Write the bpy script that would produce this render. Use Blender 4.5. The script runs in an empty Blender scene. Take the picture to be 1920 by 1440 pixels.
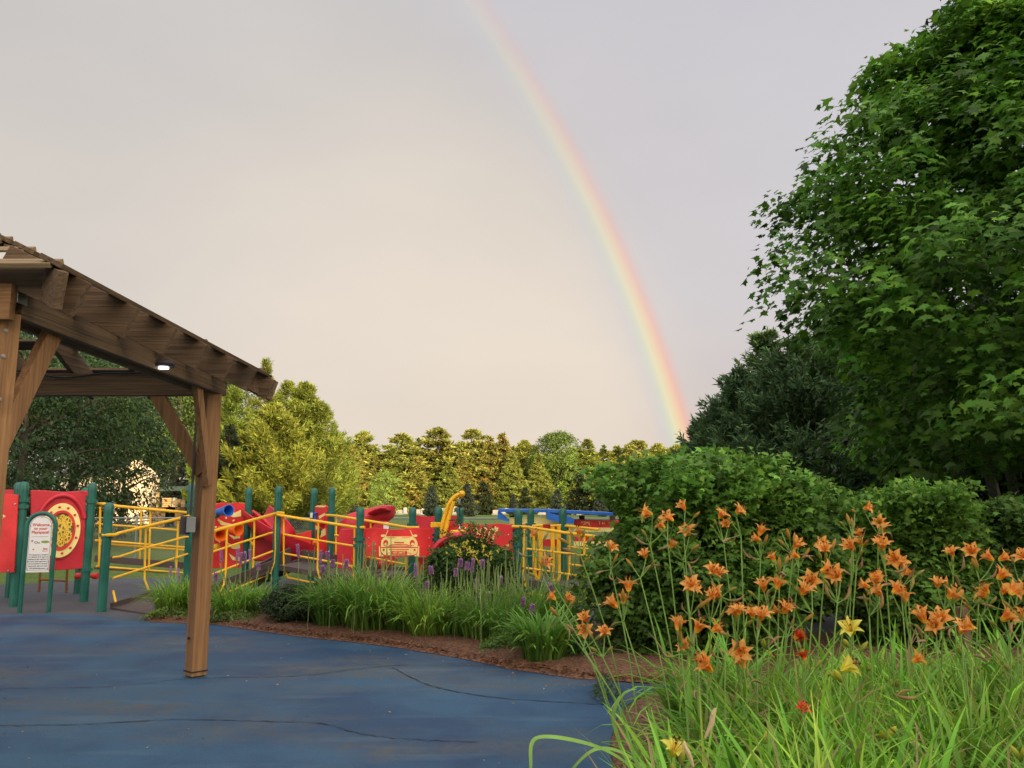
import bpy, bmesh, math, random
import numpy as np
from mathutils import Vector, Matrix
random.seed(7)
RNG = np.random.default_rng(11)
scene = bpy.context.scene
COL = scene.collection
R = math.radians

# ------------------------------------------------------------------ camera
F = 1500.0
PITCH = math.atan(225 / F)
CH = 1.5
cam_d = bpy.data.cameras.new('camera'); cam = bpy.data.objects.new('camera', cam_d); COL.objects.link(cam)
cam.location = (0, 0, CH); cam.rotation_euler = (math.pi / 2 + PITCH, 0, 0)
cam_d.sensor_width = 36; cam_d.lens = F / 1920 * 36; cam_d.clip_end = 6000; cam_d.clip_start = .05
scene.camera = cam
scene.render.resolution_x = 1024; scene.render.resolution_y = 768
scene.view_settings.view_transform = 'Standard'; scene.view_settings.look = 'None'; scene.view_settings.exposure = 0

def ray(px, py):
    dx = (px - 960) / F; dz = -(py - 720) / F
    return Vector((dx, math.cos(PITCH) - dz * math.sin(PITCH), math.sin(PITCH) + dz * math.cos(PITCH)))
def at(px, py, Y):
    r = ray(px, py); return Vector((0, 0, CH)) + r * (Y / r.y)
def gr(px, py, z=0.0):
    r = ray(px, py); return Vector((0, 0, CH)) + r * ((z - CH) / r.z)

def s2l(r, g, b, k=1.0):
    f = lambda c: (c / 255 / 12.92 if c / 255 <= .04045 else ((c / 255 + .055) / 1.055) ** 2.4)
    return (f(r) * k, f(g) * k, f(b) * k)

# ------------------------------------------------------------------ materials
def new_mat(name):
    m = bpy.data.materials.new(name); m.use_nodes = True
    nt = m.node_tree; nt.nodes.clear()
    out = nt.nodes.new('ShaderNodeOutputMaterial'); b = nt.nodes.new('ShaderNodeBsdfPrincipled')
    nt.links.new(b.outputs[0], out.inputs[0])
    return m, nt, b, out
def node(nt, typ, **kw):
    n = nt.nodes.new(typ)
    for k, v in kw.items(): setattr(n, k, v)
    return n
def ramp(nt, fac, stops):
    r = node(nt, 'ShaderNodeValToRGB'); els = r.color_ramp.elements
    while len(els) < len(stops): els.new(.5)
    for e, (p, c) in zip(els, stops): e.position = p; e.color = (*c, 1) if len(c) == 3 else c
    nt.links.new(fac, r.inputs[0]); return r.outputs[0]
def noise(nt, scale, detail=4, vec=None, stretch=None, rough=.55, coord='Object'):
    n = node(nt, 'ShaderNodeTexNoise'); n.inputs['Scale'].default_value = scale; n.inputs['Detail'].default_value = detail
    n.inputs['Roughness'].default_value = rough
    if vec is None:
        tc = node(nt, 'ShaderNodeTexCoord'); vec = tc.outputs[coord]
    if stretch:
        mp = node(nt, 'ShaderNodeMapping'); mp.inputs['Scale'].default_value = stretch
        nt.links.new(vec, mp.inputs[0]); vec = mp.outputs[0]
    nt.links.new(vec, n.inputs['Vector']); return n.outputs['Fac']
def bump(nt, b, h, strength=.3, dist=.01):
    bp = node(nt, 'ShaderNodeBump'); bp.inputs['Strength'].default_value = strength; bp.inputs['Distance'].default_value = dist
    nt.links.new(h, bp.inputs['Height']); nt.links.new(bp.outputs[0], b.inputs['Normal'])
def mixc(nt, fac, a, bb, mode='MIX'):
    m = node(nt, 'ShaderNodeMix', data_type='RGBA', blend_type=mode)
    for i, v in ((0, fac), (6, a), (7, bb)):
        if hasattr(v, 'is_output'): nt.links.new(v, m.inputs[i])
        elif i == 0: m.inputs[0].default_value = v
        else: m.inputs[i].default_value = (*v, 1)
    return m.outputs[2]

def painted(name, col, rough=.4, var=.12, dirt=.12, metallic=0.0, bumpy=.05, bscale=60):
    m, nt, b, o = new_mat(name)
    n1 = noise(nt, 3.0, 5); n2 = noise(nt, 45, 3)
    lo = tuple(c * (1 - var) for c in col); hi = tuple(min(1, c * (1 + var) + .01) for c in col)
    c1 = ramp(nt, n1, [(.3, lo), (.7, hi)])
    dk = tuple(c * .45 + .02 for c in col)
    f = ramp(nt, n2, [(.55, (0, 0, 0)), (.85, (dirt * 3,) * 3)])
    c = mixc(nt, f, c1, dk)
    nt.links.new(c, b.inputs['Base Color'])
    b.inputs['Roughness'].default_value = rough; b.inputs['Metallic'].default_value = metallic
    rr = ramp(nt, n1, [(.3, (rough * .8,) * 3), (.7, (min(1, rough * 1.3),) * 3)])
    nt.links.new(rr, b.inputs['Roughness'])
    bump(nt, b, noise(nt, bscale, 3), bumpy, .004)
    return m
def wood(name, a, bcol, axis):
    m, nt, b, o = new_mat(name)
    st = [46, 46, 46]; st[axis] = 1.1
    g = noise(nt, 1.0, 6, stretch=tuple(st), rough=.65)
    st2 = [90, 90, 90]; st2[axis] = 2.5
    g2 = noise(nt, 1.0, 3, stretch=tuple(st2))
    c = ramp(nt, g, [(.28, a), (.5, tuple((x + y) / 2 for x, y in zip(a, bcol))), (.72, bcol)])
    c = mixc(nt, ramp(nt, g2, [(.5, (0, 0, 0)), (.75, (.5, .5, .5))]), c, tuple(x * .5 for x in a))
    kn = noise(nt, 2.2, 2)
    c = mixc(nt, ramp(nt, kn, [(.66, (0, 0, 0)), (.74, (.55, .55, .55))]), c, tuple(x * .45 for x in a))
    nt.links.new(c, b.inputs['Base Color']); b.inputs['Roughness'].default_value = .8
    bump(nt, b, g, .8, .008)
    return m
def foliage(name, trans=.35, rough=.55, spec=.3, mul=1.0):
    m, nt, b, o = new_mat(name)
    at_ = node(nt, 'ShaderNodeAttribute'); at_.attribute_name = 'Col'
    n = noise(nt, 1.2, 3)
    v = ramp(nt, n, [(.3, (.72 * mul,) * 3), (.7, (1.2 * mul,) * 3)])
    c = mixc(nt, 1.0, at_.outputs['Color'], v, 'MULTIPLY')
    nt.links.new(c, b.inputs['Base Color']); b.inputs['Roughness'].default_value = rough
    b.inputs['Specular IOR Level'].default_value = spec
    t = node(nt, 'ShaderNodeBsdfTranslucent'); nt.links.new(c, t.inputs[0])
    ms = node(nt, 'ShaderNodeMixShader'); ms.inputs[0].default_value = trans
    nt.links.new(b.outputs[0], ms.inputs[1]); nt.links.new(t.outputs[0], ms.inputs[2]); nt.links.new(ms.outputs[0], o.inputs[0])
    return m
M = {}
M['leaf'] = foliage('leaf')
M['needle'] = foliage('needle', .2, .7, .15)
M['petal'] = foliage('petal', .4, .5, .2)
M['green'] = painted('green_paint', (.008, .12, .09), .38, .2, .12)
M['yellow'] = painted('yellow_paint', (.88, .49, .010), .38, .12, .10)
M['red'] = painted('red_plastic', (.72, .028, .030), .42, .16, .14)
M['red2'] = painted('red_rotomolded', (.56, .018, .035), .42, .16, .05)
M['cream'] = painted('cream_plastic', (.92, .80, .30), .45, .08, .05)
M['white'] = painted('white_plastic', (.78, .78, .78), .4, .04, .03)
M['blue'] = painted('blue_plastic', (.02, .15, .60), .4, .1, .05)
M['orange'] = painted('orange_plastic', (.85, .16, .01), .4, .1, .05)
M['dark'] = painted('dark_rubber', (.012, .012, .012), .6)
M['plum'] = painted('brown_deck_coating', (.075, .052, .05), .6, .2, .2)
M['steel'] = painted('steel', (.5, .5, .5), .35, .1, .1, .9)
M['greybox'] = painted('grey_box', (.23, .24, .25), .5)
M['darkbox'] = painted('dark_box', (.05, .04, .045), .5)
M['redink'] = painted('red_ink', (.62, .05, .03), .6)
M['blackink'] = painted('black_ink', (.03, .03, .04), .6)
M['rail'] = painted('galvanised', (.22, .25, .28), .5, .1, .1, .4)
M['gold'] = painted('gold_plastic', (.85, .55, .06), .4)
for ax, nm in enumerate('xyz'):
    M['wood' + nm] = wood('weathered_timber_' + nm, (.050, .030, .016), (.20, .120, .060), ax)
    M['pwood' + nm] = wood('stained_post_timber_' + nm, (.16, .075, .028), (.36, .19, .078), ax)
M['batten'] = wood('pale_batten_timber', (.13, .085, .045), (.36, .25, .13), 0)
M['bark'] = wood('bark', (.03, .022, .016), (.10, .075, .055), 2)
M['barklit'] = wood('bark_light', (.09, .06, .04), (.22, .16, .11), 2)
def emis(name, col, k):
    m, nt, b, o = new_mat(name)
    e = node(nt, 'ShaderNodeEmission'); e.inputs[0].default_value = (*col, 1); e.inputs[1].default_value = k
    nt.links.new(e.outputs[0], o.inputs[0]); return m
M['lamp'] = emis('lamp_glow', (1, .98, 1), 5)

# ------------------------------------------------------------------ object helpers
def tag(o, label=None, cat=None, group=None, kind=None):
    if label: o['label'] = label
    if cat: o['category'] = cat
    if group: o['group'] = group
    if kind: o['kind'] = kind
    return o
def empty(name, loc, label=None, cat=None, group=None, rz=0):
    o = bpy.data.objects.new(name, None); COL.objects.link(o); o.location = loc; o.rotation_euler = (0, 0, rz)
    o.empty_display_size = .2
    return tag(o, label, cat, group)
def root_loc(o):
    while o.parent: o = o.parent
    return Vector(o.location) if o.type == 'EMPTY' else Vector(o.location)
class MB:
    def __init__(s): s.v = []; s.f = []
    def add(s, vs, fs):
        n = len(s.v); s.v += [Vector(v) for v in vs]; s.f += [[i + n for i in f] for f in fs]; return s
    def box(s, c, size, rot=None):
        hx, hy, hz = [q / 2 for q in size]; c = Vector(c)
        vs = [Vector((x, y, z)) for x in (-hx, hx) for y in (-hy, hy) for z in (-hz, hz)]
        if rot is not None: vs = [rot @ v for v in vs]
        return s.add([v + c for v in vs], [[0, 1, 3, 2], [4, 6, 7, 5], [0, 4, 5, 1], [2, 3, 7, 6], [0, 2, 6, 4], [1, 5, 7, 3]])
    def beam(s, a, b, w, h, up=(0, 0, 1)):
        a = Vector(a); b = Vector(b); d = (b - a).normalized(); up = Vector(up)
        side = d.cross(up).normalized(); u = side.cross(d).normalized()
        o = [side * w / 2 * i + u * h / 2 * j for i, j in ((-1, -1), (1, -1), (1, 1), (-1, 1))]
        return s.add([a + q for q in o] + [b + q for q in o], [[3, 2, 1, 0], [4, 5, 6, 7], [0, 1, 5, 4], [1, 2, 6, 5], [2, 3, 7, 6], [3, 0, 4, 7]])
    def tube(s, pts, r, seg=8, caps=True):
        pts = [Vector(p) for p in pts]; n = len(pts)
        if not hasattr(r, '__len__'): r = [r] * n
        ring0 = len(s.v); prev = None
        for i, p in enumerate(pts):
            if i == 0: d = pts[1] - pts[0]
            elif i == n - 1: d = pts[-1] - pts[-2]
            else: d = (pts[i + 1] - p).normalized() + (p - pts[i - 1]).normalized()
            d = d.normalized() if d.length > 1e-9 else Vector((0, 0, 1))
            if prev is None:
                a = Vector((0, 0, 1)) if abs(d.z) < .9 else Vector((1, 0, 0)); u = d.cross(a).normalized()
            else:
                u = (prev - d * prev.dot(d)).normalized()
            prev = u; w = d.cross(u)
            for k in range(seg):
                t = 2 * math.pi * k / seg; s.v.append(p + (u * math.cos(t) + w * math.sin(t)) * r[i])
        for i in range(n - 1):
            for k in range(seg):
                a = ring0 + i * seg + k; b = ring0 + i * seg + (k + 1) % seg
                s.f.append([a, b, b + seg, a + seg])
        if caps:
            s.f.append([ring0 + k for k in range(seg)][::-1]); s.f.append([ring0 + (n - 1) * seg + k for k in range(seg)])
        return s
    def lathe(s, c, prof, seg=16, axis=(0, 0, 1)):
        c = Vector(c); ax = Vector(axis).normalized()
        a = Vector((1, 0, 0)) if abs(ax.x) < .9 else Vector((0, 1, 0)); u = ax.cross(a).normalized(); w = ax.cross(u)
        n0 = len(s.v)
        for (rr, h) in prof:
            for k in range(seg):
                t = 2 * math.pi * k / seg; s.v.append(c + ax * h + (u * math.cos(t) + w * math.sin(t)) * rr)
        for i in range(len(prof) - 1):
            for k in range(seg):
                a_ = n0 + i * seg + k; b_ = n0 + i * seg + (k + 1) % seg
                s.f.append([a_, b_, b_ + seg, a_ + seg])
        s.f.append([n0 + k for k in range(seg)][::-1]); s.f.append([n0 + (len(prof) - 1) * seg + k for k in range(seg)])
        return s
    def build(s, name, mat, parent=None, smooth=False, bevel=0, subsurf=0):
        me = bpy.data.meshes.new(name)
        off = root_loc(parent) if parent is not None else Vector((0, 0, 0))
        me.from_pydata([tuple(v - off) for v in s.v], [], s.f); me.update()
        bm = bmesh.new(); bm.from_mesh(me); bmesh.ops.recalc_face_normals(bm, faces=bm.faces); bm.to_mesh(me); bm.free()
        me.materials.append(mat)
        if smooth:
            for p in me.polygons: p.use_smooth = True
        o = bpy.data.objects.new(name, me); COL.objects.link(o)
        if parent is not None: o.parent = parent
        if bevel:
            b = o.modifiers.new('bevel', 'BEVEL'); b.width = bevel; b.segments = 2; b.limit_method = 'ANGLE'; b.angle_limit = R(40)
        if subsurf:
            q = o.modifiers.new('sub', 'SUBSURF'); q.levels = subsurf; q.render_levels = subsurf
        if smooth:
            try:
                mm = me; mm.set_sharp_from_angle(angle=R(42))
            except Exception: pass
        return o
def norm(a): return a / np.maximum(np.linalg.norm(a, axis=-1, keepdims=True), 1e-9)
def np_mesh(name, V, faces_k, nf, C=None, mat=None, parent=None, smooth=False):
    """V (n,3); faces_k (nf,k) index array"""
    me = bpy.data.meshes.new(name); k = faces_k.shape[1]
    me.vertices.add(len(V)); me.vertices.foreach_set('co', V.astype(np.float32).ravel())
    me.loops.add(nf * k); me.loops.foreach_set('vertex_index', faces_k.astype(np.int32).ravel())
    me.polygons.add(nf); me.polygons.foreach_set('loop_start', (np.arange(nf) * k).astype(np.int32))
    try: me.polygons.foreach_set('loop_total', np.full(nf, k, np.int32))
    except Exception: pass
    if smooth: me.polygons.foreach_set('use_smooth', np.ones(nf, bool))
    me.update(calc_edges=True)
    if C is not None:
        ca = me.color_attributes.new('Col', 'FLOAT_COLOR', 'POINT')
        ca.data.foreach_set('color', np.concatenate([C, np.ones((len(C), 1))], 1).astype(np.float32).ravel())
    if mat: me.materials.append(mat)
    o = bpy.data.objects.new(name, me); COL.objects.link(o)
    if parent is not None: o.parent = parent
    return o
T_MAPLE = np.array([(0, 0), (.10, .12), (.42, .02), (.34, .22), (.62, .42), (.36, .50), (.30, .60), (.14, .62), (0, 1.05), (-.14, .62), (-.30, .60), (-.36, .50), (-.62, .42), (-.34, .22), (-.42, .02), (-.10, .12)], float)
T_LOBED = np.array([(0, 0), (.28, .05), (.40, .35), (.28, .5), (.25, .72), (0, 1), (-.25, .72), (-.28, .5), (-.40, .35), (-.28, .05)], float)
T_LEAF = np.array([(0, 0), (.25, .4), (0, 1), (-.25, .4)], float)
T_OVAL = np.array([(0, 0), (.25, .25), (.25, .7), (0, 1), (-.25, .7), (-.25, .25)], float)
T_NEED = np.array([(-.05, 0), (.05, 0), (.09, .6), (0, 1), (-.09, .6)], float)
def leaves(name, pos, d, n, size, tmpl, col, mat, parent=None, curl=.15):
    d = norm(d); side = norm(np.cross(d, n)); nn = np.cross(side, d)
    rr_ = np.random.default_rng(len(pos)); wx = (.7 + .5 * rr_.random(len(pos)))[:, None, None]; cu = (curl * (.2 + 3.2 * rr_.random(len(pos)) ** 2))[:, None, None]
    tx = tmpl[:, 0][None, :, None] * wx; ty = tmpl[:, 1][None, :, None] + 0 * wx
    tz = -(np.abs(tx) * .35 + ty * ty * cu)
    V = pos[:, None] + size[:, None, None] * (tx * side[:, None] + ty * d[:, None] + tz * nn[:, None])
    N, k = len(pos), len(tmpl)
    Fc = np.arange(N * k).reshape(N, k)
    C = np.repeat(col, k, 0)
    return np_mesh(name, V.reshape(-1, 3), Fc, N, C, mat, parent)
def rcol(base, N, rng, var=.35, hue=.12):
    b = np.array(base)[None] * (1 + var * (rng.random((N, 1)) * 2 - 1))
    h = (rng.random(N) * 2 - 1) * hue
    b = b * np.stack([1 + h * 1.6, 1 + h * .3, 1 - h], 1)
    return np.clip(b, 0, 1)
def clustered(centers, out, per, sh, sv, rng, droop=.6, up=.7, jit=.3):
    N = len(centers) * per
    c = np.repeat(centers, per, 0); o = np.repeat(out, per, 0)
    a = rng.random(N) * 2 * np.pi; rr = np.sqrt(rng.random(N))
    sc = np.repeat(.6 + .8 * rng.random(len(centers)), per)
    off = np.stack([np.cos(a) * rr * sh * sc, np.sin(a) * rr * sh * sc, rng.normal(0, sv, N) - droop * sh * rr ** 2 * sc], 1)
    pos = c + off
    rad = np.stack([np.cos(a), np.sin(a), np.zeros(N)], 1)
    d = rad * .7 + o * .7 + np.array([0, 0, -.55]) + rng.normal(0, .35, (N, 3))
    n = np.array([0, 0, up]) + rad * .25 + o * .35 + rng.normal(0, jit, (N, 3))
    return pos, d, n
def limb_tube(mb, a, b, r0, r1, rng, sag=.1, n=5):
    a = np.array(a); b = np.array(b); L = np.linalg.norm(b - a); pts = []; rs = []
    for i in range(n + 1):
        t = i / n; p = a + (b - a) * t + np.array([0, 0, 1]) * math.sin(t * math.pi) * sag * L
        if 0 < i < n: p = p + rng.normal(0, .02 * L, 3)
        pts.append(Vector(p)); rs.append(r0 + (r1 - r0) * t)
    mb.tube(pts, rs, 7)
def conifer(name, loc, h, rmax, N, seed, col, elem=.2, start=.06, nb=90, prof=lambda t: (1 - t) ** .8, up=.25, tipup=.3, spread=.26, label=None, cat='tree', group=None, trunk='bark', blades=3, wid=1.0, inner=.55, dead=0.0, lmin=.62):
    rng = np.random.default_rng(seed)
    root = empty(name, loc, label, cat, group)
    if col[0] > .2: col = (col[0] * .88, col[1] * .93, col[2] * .70)
    t = start + (1 - start) * rng.random(nb) ** 1.15; t[:3] = (.97, .985, .99)
    L = rmax * np.array([max(prof(x), .03) for x in t]) * (lmin + (1.1 - lmin) * rng.random(nb))
    az = rng.random(nb) * 2 * np.pi
    n = N // blades
    idx = rng.choice(nb, n, p=(L + .12 * rmax) / (L + .12 * rmax).sum())
    s = rng.random(n) ** .6; l = L[idx]; a = az[idx]
    out = np.stack([np.cos(a), np.sin(a), np.zeros(n)], 1); lat = np.stack([-np.sin(a), np.cos(a), np.zeros(n)], 1)
    latd = rng.normal(0, 1, n) * spread * l * (1.15 - s) * .9 + rng.normal(0, .05 * rmax, n) * .6
    z = t[idx] * h + up * l * s + tipup * l * s ** 2 - .0 + rng.normal(0, 1, n) * .05 * l - np.abs(latd) * .25
    pos = out * (l * s)[:, None] + lat * latd[:, None]; pos[:, 2] = z
    pos = np.repeat(pos, blades, 0) + rng.normal(0, elem * .22, (n * blades, 3))
    o3 = np.repeat(out, blades, 0) ; l3 = np.repeat(lat * np.sign(latd)[:, None], blades, 0)
    d = o3 * .8 + l3 * .5 + np.array([0, 0, up + .35]) + rng.normal(0, .55, (n * blades, 3))
    nn = np.array([0, 0, 1.]) + rng.normal(0, .7, (n * blades, 3)) + o3 * .4
    c = rcol(col, n * blades, rng, .35, .14)
    c *= (inner + (1 - inner) * np.repeat(s, blades) ** 1.5)[:, None]  # inner shade painted in: needle colour darkens toward the trunk
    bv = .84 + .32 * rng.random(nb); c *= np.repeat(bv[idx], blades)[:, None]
    if dead:
        br = rng.random(nb) < dead; mk = np.repeat(br[idx], blades); c[mk] = c[mk] * np.array([1.2, .82, .8])
    size = elem * (.6 + .8 * rng.random(n * blades))
    tm = T_NEED.copy(); tm[:, 0] *= 1.6 * wid
    leaves('crown', pos, d, nn, size, tm, c, M['needle'], root)
    mb = MB(); mb.tube([Vector(loc) + Vector(q) for q in ((0, 0, -.1), (0, 0, h * .4), (0, 0, h * .97))], [.022 * h, .014 * h, .003 * h], 8)
    for i in range(0, nb, 3):
        q = Vector(loc) + Vector((0, 0, t[i] * h)); e = q + Vector((math.cos(az[i]), math.sin(az[i]), up)) * float(L[i]) * .85
        mb.tube([q, e], [.006 * h * .7, .0015 * h], 4)
    mb.build('trunk', M[trunk], root)
    return root
def broadleaf(name, loc, h, rmax, seed, col, leaf=.15, ncl=400, per=30, zlow=.2, prof=None, sh=.4, tmpl=T_LEAF, label=None, cat='tree', group=None, trunk='bark', mat='leaf', var=.35, fill=.35, droop=.6, tr=None, clip=None, grad=.2, tiers=0):
    rng = np.random.default_rng(seed)
    root = empty(name, loc, label, cat, group)
    prof = prof or (lambda t: math.sqrt(max(0, 1 - ((t - .45) / .56) ** 2)))
    t = rng.random(ncl)
    if tiers: t = np.clip(t + .75 / (2 * np.pi * tiers) * np.sin(2 * np.pi * tiers * t), 0, 1)
    z = h * (zlow + (1 - zlow) * t)
    bump_ = 1 + .18 * np.sin(rng.random() * 6 + np.arange(ncl) * 0)
    a = rng.random(ncl) * 2 * np.pi
    lob = 1 + .16 * np.sin(3 * a + 5 * t + seed) + .10 * np.sin(7 * a - 9 * t)
    if tiers: lob = lob + .11 * np.sin(6 * a + 2.4 * np.round(t * tiers))
    r = rmax * np.array([prof(x) for x in t]) * lob * np.where(rng.random(ncl) < fill, rng.random(ncl) ** .5, .86 + .18 * rng.random(ncl))
    cen = np.stack([np.cos(a) * r, np.sin(a) * r, z], 1)
    out = norm(np.stack([np.cos(a), np.sin(a), (t - .35) * 1.2], 1))
    if clip is not None:
        k = clip(cen); cen = cen[k]; out = out[k]; t = t[k]; a = a[k]; r = r[k]
    pos, d, n = clustered(cen, out, per, sh, sh * .16, rng, droop)
    c = rcol(col, len(pos), rng, var, .12); rq = pos[:, :2] - np.repeat(cen, per, 0)[:, :2]; rq = np.clip((rq ** 2).sum(1) / sh ** 2, 0, 1.5); c *= (1.18 - grad * rq)[:, None]  # painted light: cluster tops lighter, drooping edges darker
    cv = .55 + .85 * rng.random(len(cen)); c *= np.repeat(cv, per)[:, None]
    size = leaf * (.5 + .8 * rng.random(len(pos)))
    leaves('crown', pos, d, n, size, tmpl, c, M[mat], root)
    mb = MB(); L = Vector(loc); tr = tr or .03 * h
    mb.tube([L + Vector(q) for q in ((0, 0, -.1), (.01 * h, 0, h * .3), (0, .01 * h, h * .6), (0, 0, h * .92))], [tr, tr * .75, tr * .45, tr * .1], 9)
    for i in rng.choice(len(cen), min(26, len(cen)), replace=False):
        zz = max(h * .12, cen[i, 2] - .45 * math.hypot(cen[i, 0], cen[i, 1]))
        limb_tube(mb, np.array(loc) + np.array([0, 0, zz]), np.array(loc) + cen[i], tr * .3, tr * .05, rng, .08)
    mb.build('trunk', M[trunk], root, smooth=True)
    return root

def plane_map(pA, pB):
    """vertical plane through two points: returns f(px,py)->(u,v), g(u,v,n)->world"""
    A = Vector((pA[0], pA[1], 0)); B = Vector((pB[0], pB[1], 0)); U = (B - A).normalized(); N = Vector((U.y, -U.x, 0))
    if N.y > 0: N = -N
    def uv(px, py):
        r = ray(px, py); C0 = Vector((0, 0, CH)); t = (A - C0).dot(N) / r.dot(N); P = C0 + r * t
        return ((P - A).dot(U), P.z)
    def w(u, v, n=0): return A + U * u + Vector((0, 0, v)) + N * n
    return uv, w, U, N
def plate(mb, w, pts, n0, n1):
    k = len(pts)
    mb.add([w(u, v, n0) for u, v in pts] + [w(u, v, n1) for u, v in pts], [list(range(k))[::-1], list(range(k, 2 * k))] + [[i, (i + 1) % k, k + (i + 1) % k, k + i] for i in range(k)])
def annulus(mb, w, c, ro, ri, n0, n1, seg=40, sx=1.0):
    p = []
    for (rr, n) in ((ro, n0), (ro, n1), (ri, n1), (ri, n0)):
        p += [w(c[0] + rr * sx * math.cos(2 * math.pi * k / seg), c[1] + rr * math.sin(2 * math.pi * k / seg), n) for k in range(seg)]
    f = []
    for q in range(4):
        for k in range(seg):
            f.append([q * seg + k, q * seg + (k + 1) % seg, ((q + 1) % 4) * seg + (k + 1) % seg, ((q + 1) % 4) * seg + k])
    mb.add(p, f)
def disc(mb, w, c, rx, ry, n0, n1, seg=28):
    plate(mb, w, [(c[0] + rx * math.cos(2 * math.pi * k / seg), c[1] + ry * math.sin(2 * math.pi * k / seg)) for k in range(seg)], n0, n1)
def stroke(mb, w, pts, wd, n0, n1):
    L = []; Rr = []
    for i, p in enumerate(pts):
        a = pts[max(0, i - 1)]; b = pts[min(len(pts) - 1, i + 1)]; dx, dy = b[0] - a[0], b[1] - a[1]; l = math.hypot(dx, dy) or 1
        L.append((p[0] - dy / l * wd / 2, p[1] + dx / l * wd / 2)); Rr.append((p[0] + dy / l * wd / 2, p[1] - dx / l * wd / 2))
    plate(mb, w, L + Rr[::-1], n0, n1)
def lettering(name, txt, w, U, N, u, v, size, mat, parent, n=.01, align='CENTER', bold=0.0):
    cu = bpy.data.curves.new(name, 'FONT'); cu.body = txt; cu.size = size; cu.align_x = align; cu.align_y = 'CENTER'; cu.extrude = .0008; cu.offset = bold
    cu.materials.append(mat); o = bpy.data.objects.new(name, cu); COL.objects.link(o)
    X = U if Vector((0, 0, 1)).cross(U).dot(N) < 0 else U
    Mx = Matrix((U, Vector((0, 0, 1)), N)).transposed()
    o.parent = parent; o.rotation_euler = Mx.to_euler(); o.location = w(u, v, n) - root_loc(parent)
    return o
exec_sections = []
# ================================================================== WORLD AND SUN
SUN_AZ_BACK = R(-30)      # the antisolar point lies this far left of the view axis
SUN_EL = R(12)
wd = bpy.data.worlds.new('World'); scene.world = wd; wd.use_nodes = True
nt = wd.node_tree; nt.nodes.clear()
wo = node(nt, 'ShaderNodeOutputWorld'); bg = node(nt, 'ShaderNodeBackground'); nt.links.new(bg.outputs[0], wo.inputs[0])
tc = node(nt, 'ShaderNodeTexCoord')
def vdot(vec, v):
    n = node(nt, 'ShaderNodeVectorMath', operation='DOT_PRODUCT'); nt.links.new(vec, n.inputs[0]); n.inputs[1].default_value = v; return n.outputs['Value']
def mrange(v, a, b, c=0, d=1, typ='SMOOTHSTEP'):
    n = node(nt, 'ShaderNodeMapRange'); n.interpolation_type = typ
    nt.links.new(v, n.inputs[0]); n.inputs[1].default_value = a; n.inputs[2].default_value = b; n.inputs[3].default_value = c; n.inputs[4].default_value = d; return n.outputs[0]
D = tc.outputs['Generated']
axis = Vector((math.sin(SUN_AZ_BACK), math.cos(SUN_AZ_BACK), -.02)).normalized()
elev = vdot(D, (0, 0, 1))
high = s2l(199, 196, 196); mid = s2l(214, 206, 199); low = s2l(225, 213, 202)
c = ramp(nt, mrange(elev, -.02, .6, 0, 1, 'LINEAR'), [(0, low), (.35, s2l(220, 210, 202)), (.62, mid), (.95, high)])
inbow = mrange(vdot(D, axis), .70, .80)
c = mixc(nt, inbow, mixc(nt, mrange(elev, .0, .3), s2l(205, 193, 190), s2l(203, 200, 206)), c)
# warm brighter patch low and straight ahead
patch = mrange(vdot(D, Vector((-.03, 1, .22)).normalized()), .88, 1.0)
c = mixc(nt, 1.0, c, ramp(nt, patch, [(0, (1, 1, 1)), (1, (1.06, 1.035, .99))]), 'MULTIPLY')
nf = noise(nt, 1.6, 5, D, (1, 1, 2.2), .5)
c = mixc(nt, 1.0, c, ramp(nt, nf, [(.3, (.90, .905, .925)), (.7, (1.06, 1.05, 1.03))]), 'MULTIPLY')
lft = mrange(vdot(D, Vector((-.75, .6, .1)).normalized()), .80, 1.0)
c = mixc(nt, 1.0, c, ramp(nt, lft, [(0, (1, 1, 1)), (1, (.93, .94, .94))]), 'MULTIPLY')
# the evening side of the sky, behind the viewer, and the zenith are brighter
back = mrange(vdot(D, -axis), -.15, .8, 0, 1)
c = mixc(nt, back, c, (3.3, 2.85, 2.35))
zen = mrange(elev, .62, .95)
c = mixc(nt, zen, c, (1.15, 1.15, 1.2))
sky = node(nt, 'ShaderNodeTexSky', sky_type='NISHITA'); sky.sun_disc = False
sky.sun_elevation = SUN_EL; sky.sun_rotation = R(150); sky.air_density = 1.5; sky.dust_density = 3
sk = node(nt, 'ShaderNodeVectorMath', operation='SCALE'); nt.links.new(sky.outputs[0], sk.inputs[0]); sk.inputs['Scale'].default_value = .008
add = node(nt, 'ShaderNodeVectorMath', operation='ADD'); nt.links.new(c, add.inputs[0]); nt.links.new(sk.outputs[0], add.inputs[1])
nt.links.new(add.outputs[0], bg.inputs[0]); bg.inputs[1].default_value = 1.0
sd = bpy.data.lights.new('sun', 'SUN'); sun = bpy.data.objects.new('sun', sd); COL.objects.link(sun)
sd.energy = 6.0; sd.angle = R(.6); sd.color = (1, .80, .42)
fw = Vector((math.sin(SUN_AZ_BACK) * math.cos(SUN_EL), math.cos(SUN_AZ_BACK) * math.cos(SUN_EL), -math.sin(SUN_EL)))
sun.rotation_euler = fw.to_track_quat('-Z', 'Y').to_euler(); sun.location = (20, -30, 20)

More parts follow.
